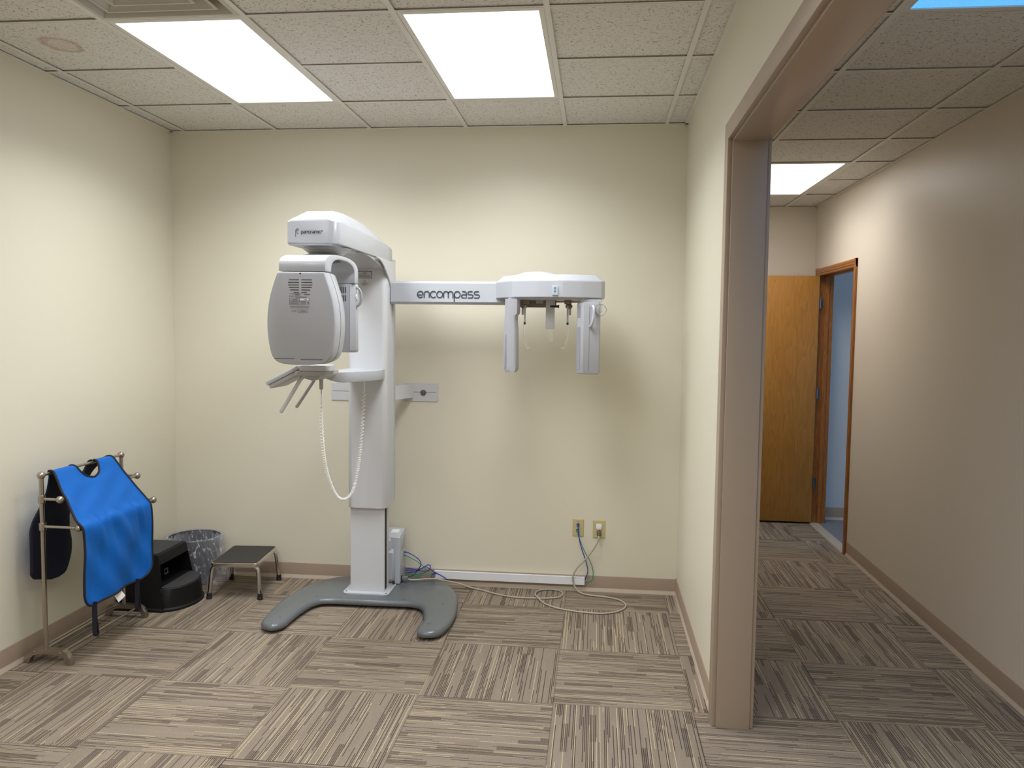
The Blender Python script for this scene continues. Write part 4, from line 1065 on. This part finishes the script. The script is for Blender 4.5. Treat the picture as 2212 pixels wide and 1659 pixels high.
# back panel, hanging against the wall with the lining showing
prof_b = [(-2.626, .9315), (-2.640, .9290), (-2.652, .912), (-2.664, .86), (-2.672, .78), (-2.680, .68), (-2.687, .55), (-2.690, .42), (-2.690, .372)]
pb = cat(prof_b, 6)
def edges_b(s):
    ne = 3.556 + .035 * sst(0, .10, s) * (1 - sst(.25, .5, s)) - .082 * sst(.15, .55, s)
    fe = 4.020 - .115 * sst(0, .2, s) - .155 * sst(.2, .50, s) + .02 * sst(.6, .75, s) - .03 * sst(.8, .95, s)
    q = (s - .90) / .10
    if q > 0:
        d_ = 1 - math.sqrt(max(0, 1 - q * q)); ne += d_ * .03; fe -= d_ * .07
    return ne, fe
def neck_b(s):
    q = max(0., 1 - s / .20); w = math.sqrt(max(0., 1 - (1 - q) ** 2)) if q > 0 else 0
    c = 3.79 - .16 * sst(.1, .5, s)
    return c - .075 * w, c + .085 * w
Lb = [0]
for a, b_ in zip(pb[:-1], pb[1:]): Lb.append(Lb[-1] + math.hypot(b_[0] - a[0], b_[1] - a[1]))
def pt_b(s, y):
    d_ = s * Lb[-1]; k = 0
    while k < len(Lb) - 2 and d_ > Lb[k + 1]: k += 1
    f = (d_ - Lb[k]) / (Lb[k + 1] - Lb[k]); x = pb[k][0] + (pb[k + 1][0] - pb[k][0]) * f; z = pb[k][1] + (pb[k + 1][1] - pb[k][1]) * f
    wv = .010 * math.sin((y - 3.47) * 24 + s * 2.) * sst(.25, .8, s)
    dz = sst(.85, 1, s) * (.05 * max(0, 1 - (y - 3.47) / .16))
    return V((x + wv, y, z + dz))
bm, rows = build_panel(pt_b, edges_b, neck_b, .20, 70, 14)
ring = [r[0][0].co.copy() for r in rows] + [v_.co.copy() for v_ in rows[-1][0]] + [v_.co.copy() for v_ in rows[-1][1][1:]] + [r[1][-1].co.copy() for r in rows][::-1]
nl = [r[0][-1].co.copy() for k, r in enumerate(rows) if k / 70 <= .2]; nr = [r[1][0].co.copy() for k, r in enumerate(rows) if k / 70 < .2]
bp_ = obj('back_panel', bm, [M_BLUEFAB, M_NAVY], ap, sm=80)
if sum(p.normal.x for p in bp_.data.polygons) > 0: bp_.data.flip_normals()
solid(bp_, .005, -1)
bm = B(); tube(bm, ring, .0052, 8); tube(bm, nl + nr[::-1], .005, 8); obj('edge_binding', bm, M_BIND, bp_)
# strap loops and care tag at the hem
for y, zb in ((3.535, .130), (3.893, .125)):
    bm = B()
    loop = cat([(-2.400, y - .004, .30), (-2.400, y - .004, .22), (-2.398, y - .008, .16), (-2.396, y - .008, zb + .012), (-2.396, y, zb), (-2.396, y + .010, zb + .012), (-2.398, y + .010, .16), (-2.400, y + .004, .22), (-2.400, y + .004, .30)], 5)
    rings = []
    for k, p in enumerate(loop):
        p = V(p); a_ = V(loop[max(k - 1, 0)]); c_ = V(loop[min(k + 1, len(loop) - 1)]); tn = (c_ - a_).normalized(); nn = tn.cross(V((1, 0, 0))).normalized() * .0022
        hx = V((.010, 0, 0)); rings.append([p - nn - hx, p - nn + hx, p + nn + hx, p + nn - hx])
    loft(bm, rings); obj('strap_loop', bm, M_BIND, ap)
bm = B(); loft(bm, [[(-2.400, 3.690, .280), (-2.398, 3.690, .280), (-2.398, 3.748, .287), (-2.400, 3.748, .287)], [(-2.386, 3.704, .240), (-2.384, 3.704, .240), (-2.384, 3.764, .255), (-2.386, 3.764, .255)]]); ctg = obj('care_tag', bm, M_TAGW, ap)

# ------------------------------------------------------------------ black two-step stool
ss = thing('step_stool', 'black plastic two-step stool with half-round lower tread beside the rack', 'step stool', (-2.55, 4.40, 0))
bm = B()
def ring_at(x0_, x1_, y0_, y1_, z): return [(x0_, y0_, z), (x1_, y0_, z), (x1_, y1_, z), (x0_, y1_, z)]
R_ = loft(bm, [ring_at(-2.735, -2.445, 4.215, 4.605, .02), ring_at(-2.725, -2.460, 4.238, 4.585, .13), ring_at(-2.708, -2.492, 4.256, 4.570, .316), ring_at(-2.702, -2.498, 4.262, 4.564, .322)], True, True)
# opening in the front face above the lower step
bm.faces.ensure_lookup_table()
ff = [f for f in bm.faces if all(v_.co.x > -2.5 and .12 < v_.co.z < .318 for v_ in f.verts)]
r = bmesh.ops.inset_region(bm, faces=ff, thickness=.022)
f0 = ff[0]
for v_ in f0.verts:
    if v_.co.z > .22: v_.co.z = .262; v_.co.x = -2.482
    else: v_.co.z = .133; v_.co.x = -2.4605
e = bmesh.ops.extrude_face_region(bm, geom=[f0]); nv = [g for g in e['geom'] if isinstance(g, bmesh.types.BMVert)]
bmesh.ops.translate(bm, verts=nv, vec=(-.19, 0, 0)); bmesh.ops.delete(bm, geom=[f0], context='FACES_ONLY')
body = obj('body', bm, M_STOOLBLK, ss, sm=25)
bm = B()
def half(x0_, k, z, n=24): # half-round plan bulging toward +X
    cy = 4.410; return [(x0_, cy - .176 * k, z)] + [(x0_ + .125 * k * math.cos(t), cy + .176 * k * math.sin(t), z) for t in [math.radians(-90 + 180 * i / n) for i in range(1, n)]] + [(x0_, cy + .176 * k, z)]
loft(bm, [half(-2.47, 1.13, 0.), half(-2.47, 1.13, .012), half(-2.47, 1.06, .02), half(-2.47, 1.0, .125), half(-2.472, .975, .130)])
st = obj('lower_step', bm, M_STOOLBLK, ss, sm=40)
bm = B(); loft(bm, [half(-2.471, .955, .1295), half(-2.471, .955, .1335), half(-2.471, .93, .1345)]); obj('tread_pad', bm, M_STOOLTOP, st)
bm = B(); loft(bm, [ring_at(-2.745, -2.44, 4.205, 4.612, 0), ring_at(-2.745, -2.44, 4.205, 4.612, .012), ring_at(-2.736, -2.448, 4.214, 4.604, .02)]); obj('base_rim', bm, M_STOOLBLK, ss)
bm = B(); box(bm, -2.694, -2.506, 4.270, 4.556, .3218, .3245, .001, 1); obj('tread_pad', bm, M_STOOLTOP, ss)
bm = B()
tube(bm, [(-2.56, 4.44, .150), (-2.56, 4.44, .178), (-2.56, 4.475, .178), (-2.56, 4.475, .150)], .004, 6, closed=True); obj('latch', bm, M_LABELLINE, ss)

# ------------------------------------------------------------------ chrome footstool
fs = thing('footstool', 'chrome footstool with black rubber top standing by the back wall', 'footstool', (-2.15, 4.67, 0))
ang = math.radians(-3.5)
MS = Matrix.Translation((-2.163, 4.676, 0)) @ Matrix.Rotation(math.radians(5.5), 4, 'Z')
def sobj(name, bm, m, parent, sm=38):
    bmesh.ops.transform(bm, verts=bm.verts, matrix=MS); return obj(name, bm, m, parent, sm=sm)
hx, hy = .142, .195
bm = B(); prism(bm, rrect(-hx, hx, -hy, hy, .018, 5), 'z', .197, .2215, .004, 2); tr_ = sobj('tray', bm, M_CHROME, fs)
bm = B(); prism(bm, rrect(-hx + .008, hx - .008, -hy + .008, hy - .008, .014, 5), 'z', .2212, .2235); sobj('top_mat', bm, M_MAT, fs)
for sx in (-1, 1):
    for sy in (-1, 1):
        lx, ly = sx * (hx - .03), sy * (hy - .02)
        p = cat([(lx - sx * .02, ly, .205), (lx, ly, .200), (lx + sx * .022, ly, .185), (lx + sx * .030, ly + sy * .003, .15), (lx + sx * .036, ly + sy * .008, .08), (lx + sx * .042, ly + sy * .012, .022)], 6)
        bm = B(); tube(bm, p, .0118, 16); lg = sobj('leg', bm, M_CHROME, fs)
        bm = B(); lathe(bm, [(.016, 0), (.0175, .003), (.0165, .012), (.0148, .014), (.0148, .036), (.0125, .037)], lx + sx * .042, ly + sy * .0125, 18); sobj('rubber_foot', bm, M_RUB, lg)

# ------------------------------------------------------------------ waste basket with clear liner
wbk = thing('waste_basket', 'grey round waste basket with clear plastic liner in the back left corner', 'waste basket', (-2.548, 4.766, 0))
bxc, byc = -2.548, 4.780
bm = B(); lathe(bm, [(0, .004), (.115, 0), (.118, .006), (.158, .288), (.163, .292), (.161, .297), (.154, .296), (.114, .012), (0, .010)], bxc, byc, 40); obj('basket', bm, M_BIN, wbk)
rl = random.Random(5)
def fold(a, h): return .006 * math.sin(9 * a + 3 * h * 20) + .008 * math.sin(17 * a - h * 40) + .005 * math.sin(31 * a + h * 23)
bm = B(); rings = []
prl = [(.10, .06, 0), (.135, .20, .15), (.153, .290, .12), (.163, .304, .08), (.170, .298, .12), (.172, .25, .5), (.174, .19, .8), (.172, .13, 1.), (.168, .075, 1.2), (.172, .03, 1.4)]
for r, h, k in prl:
    ring_ = []
    for i in range(120):
        a = 2 * PI * i / 120
        flare = 0
        if h < .2 and k >= .5: flare = .085 * max(0, math.cos(a + .35)) ** 3 * (1 - h / .2)
        rr = r + fold(a, h) * k * .9 + flare
        x, y = bxc + rr * math.cos(a), byc + rr * math.sin(a)
        x = max(x, XL + .014); y = min(y, YB - .016)
        if x < -2.42: y = max(y, 4.622)
        ring_.append((x, y, max(.003, h + .006 * k * math.sin(7 * a + 1.3))))
    rings.append(ring_)
loft(bm, rings, False, False); obj('liner', bm, M_FILM, wbk, sm=80)

# ------------------------------------------------------------------ daylight in the side room: its own window
bm = B()
for (ya, yb, za, zb) in ((5.0, 6.6, .88, .94), (5.0, 6.6, 2.1, 2.16), (5.0, 5.06, .94, 2.1), (6.54, 6.6, .94, 2.1), (5.78, 5.82, .94, 2.1)): box(bm, 5.10, 5.16, ya, yb, za, zb)
w = struct('window_1', bm, M_LABELW, sm=0)
m, nt, b_ = new_mat('window_daylight'); b_.inputs['Emission Color'].default_value = (.45, .68, 1, 1); b_.inputs['Emission Strength'].default_value = 6.0
bm = B(); box(bm, 5.125, 5.13, 5.06, 6.54, .94, 2.1); struct('window_pane', bm, m, w, sm=0)

# ------------------------------------------------------------------ world, camera, view
wd = bpy.data.worlds.new('room_world'); scene.world = wd; wd.use_nodes = True
wd.node_tree.nodes['Background'].inputs['Color'].default_value = (.5, .55, .6, 1); wd.node_tree.nodes['Background'].inputs['Strength'].default_value = .05

cam = bpy.data.cameras.new('camera'); co = bpy.data.objects.new('camera', cam); COL.objects.link(co)
yaw, pitch, roll, hc = .1056, .0672, .0118, 1.6369
fw = V((-math.sin(yaw) * math.cos(pitch), math.cos(yaw) * math.cos(pitch), -math.sin(pitch)))
rt = V((math.cos(yaw), math.sin(yaw), 0)); up = rt.cross(fw)
r2 = rt * math.cos(roll) + up * math.sin(roll); u2 = -rt * math.sin(roll) + up * math.cos(roll)
Mx = Matrix((r2, u2, -fw)).transposed().to_4x4(); Mx.translation = (0, 0, hc)
co.matrix_world = Mx
cam.sensor_width = 36.; cam.sensor_fit = 'HORIZONTAL'; cam.lens = F_PX / 2212 * 36; cam.clip_start = .02
scene.camera = co
vs = scene.view_settings
vs.view_transform = 'Standard'; vs.look = 'None'; vs.gamma = 1.; vs.use_curve_mapping = False
vs.exposure = 0.
scene.cycles.max_bounces = 12; scene.cycles.diffuse_bounces = 6; scene.cycles.transparent_max_bounces = 16
scene.cycles.use_denoising = True
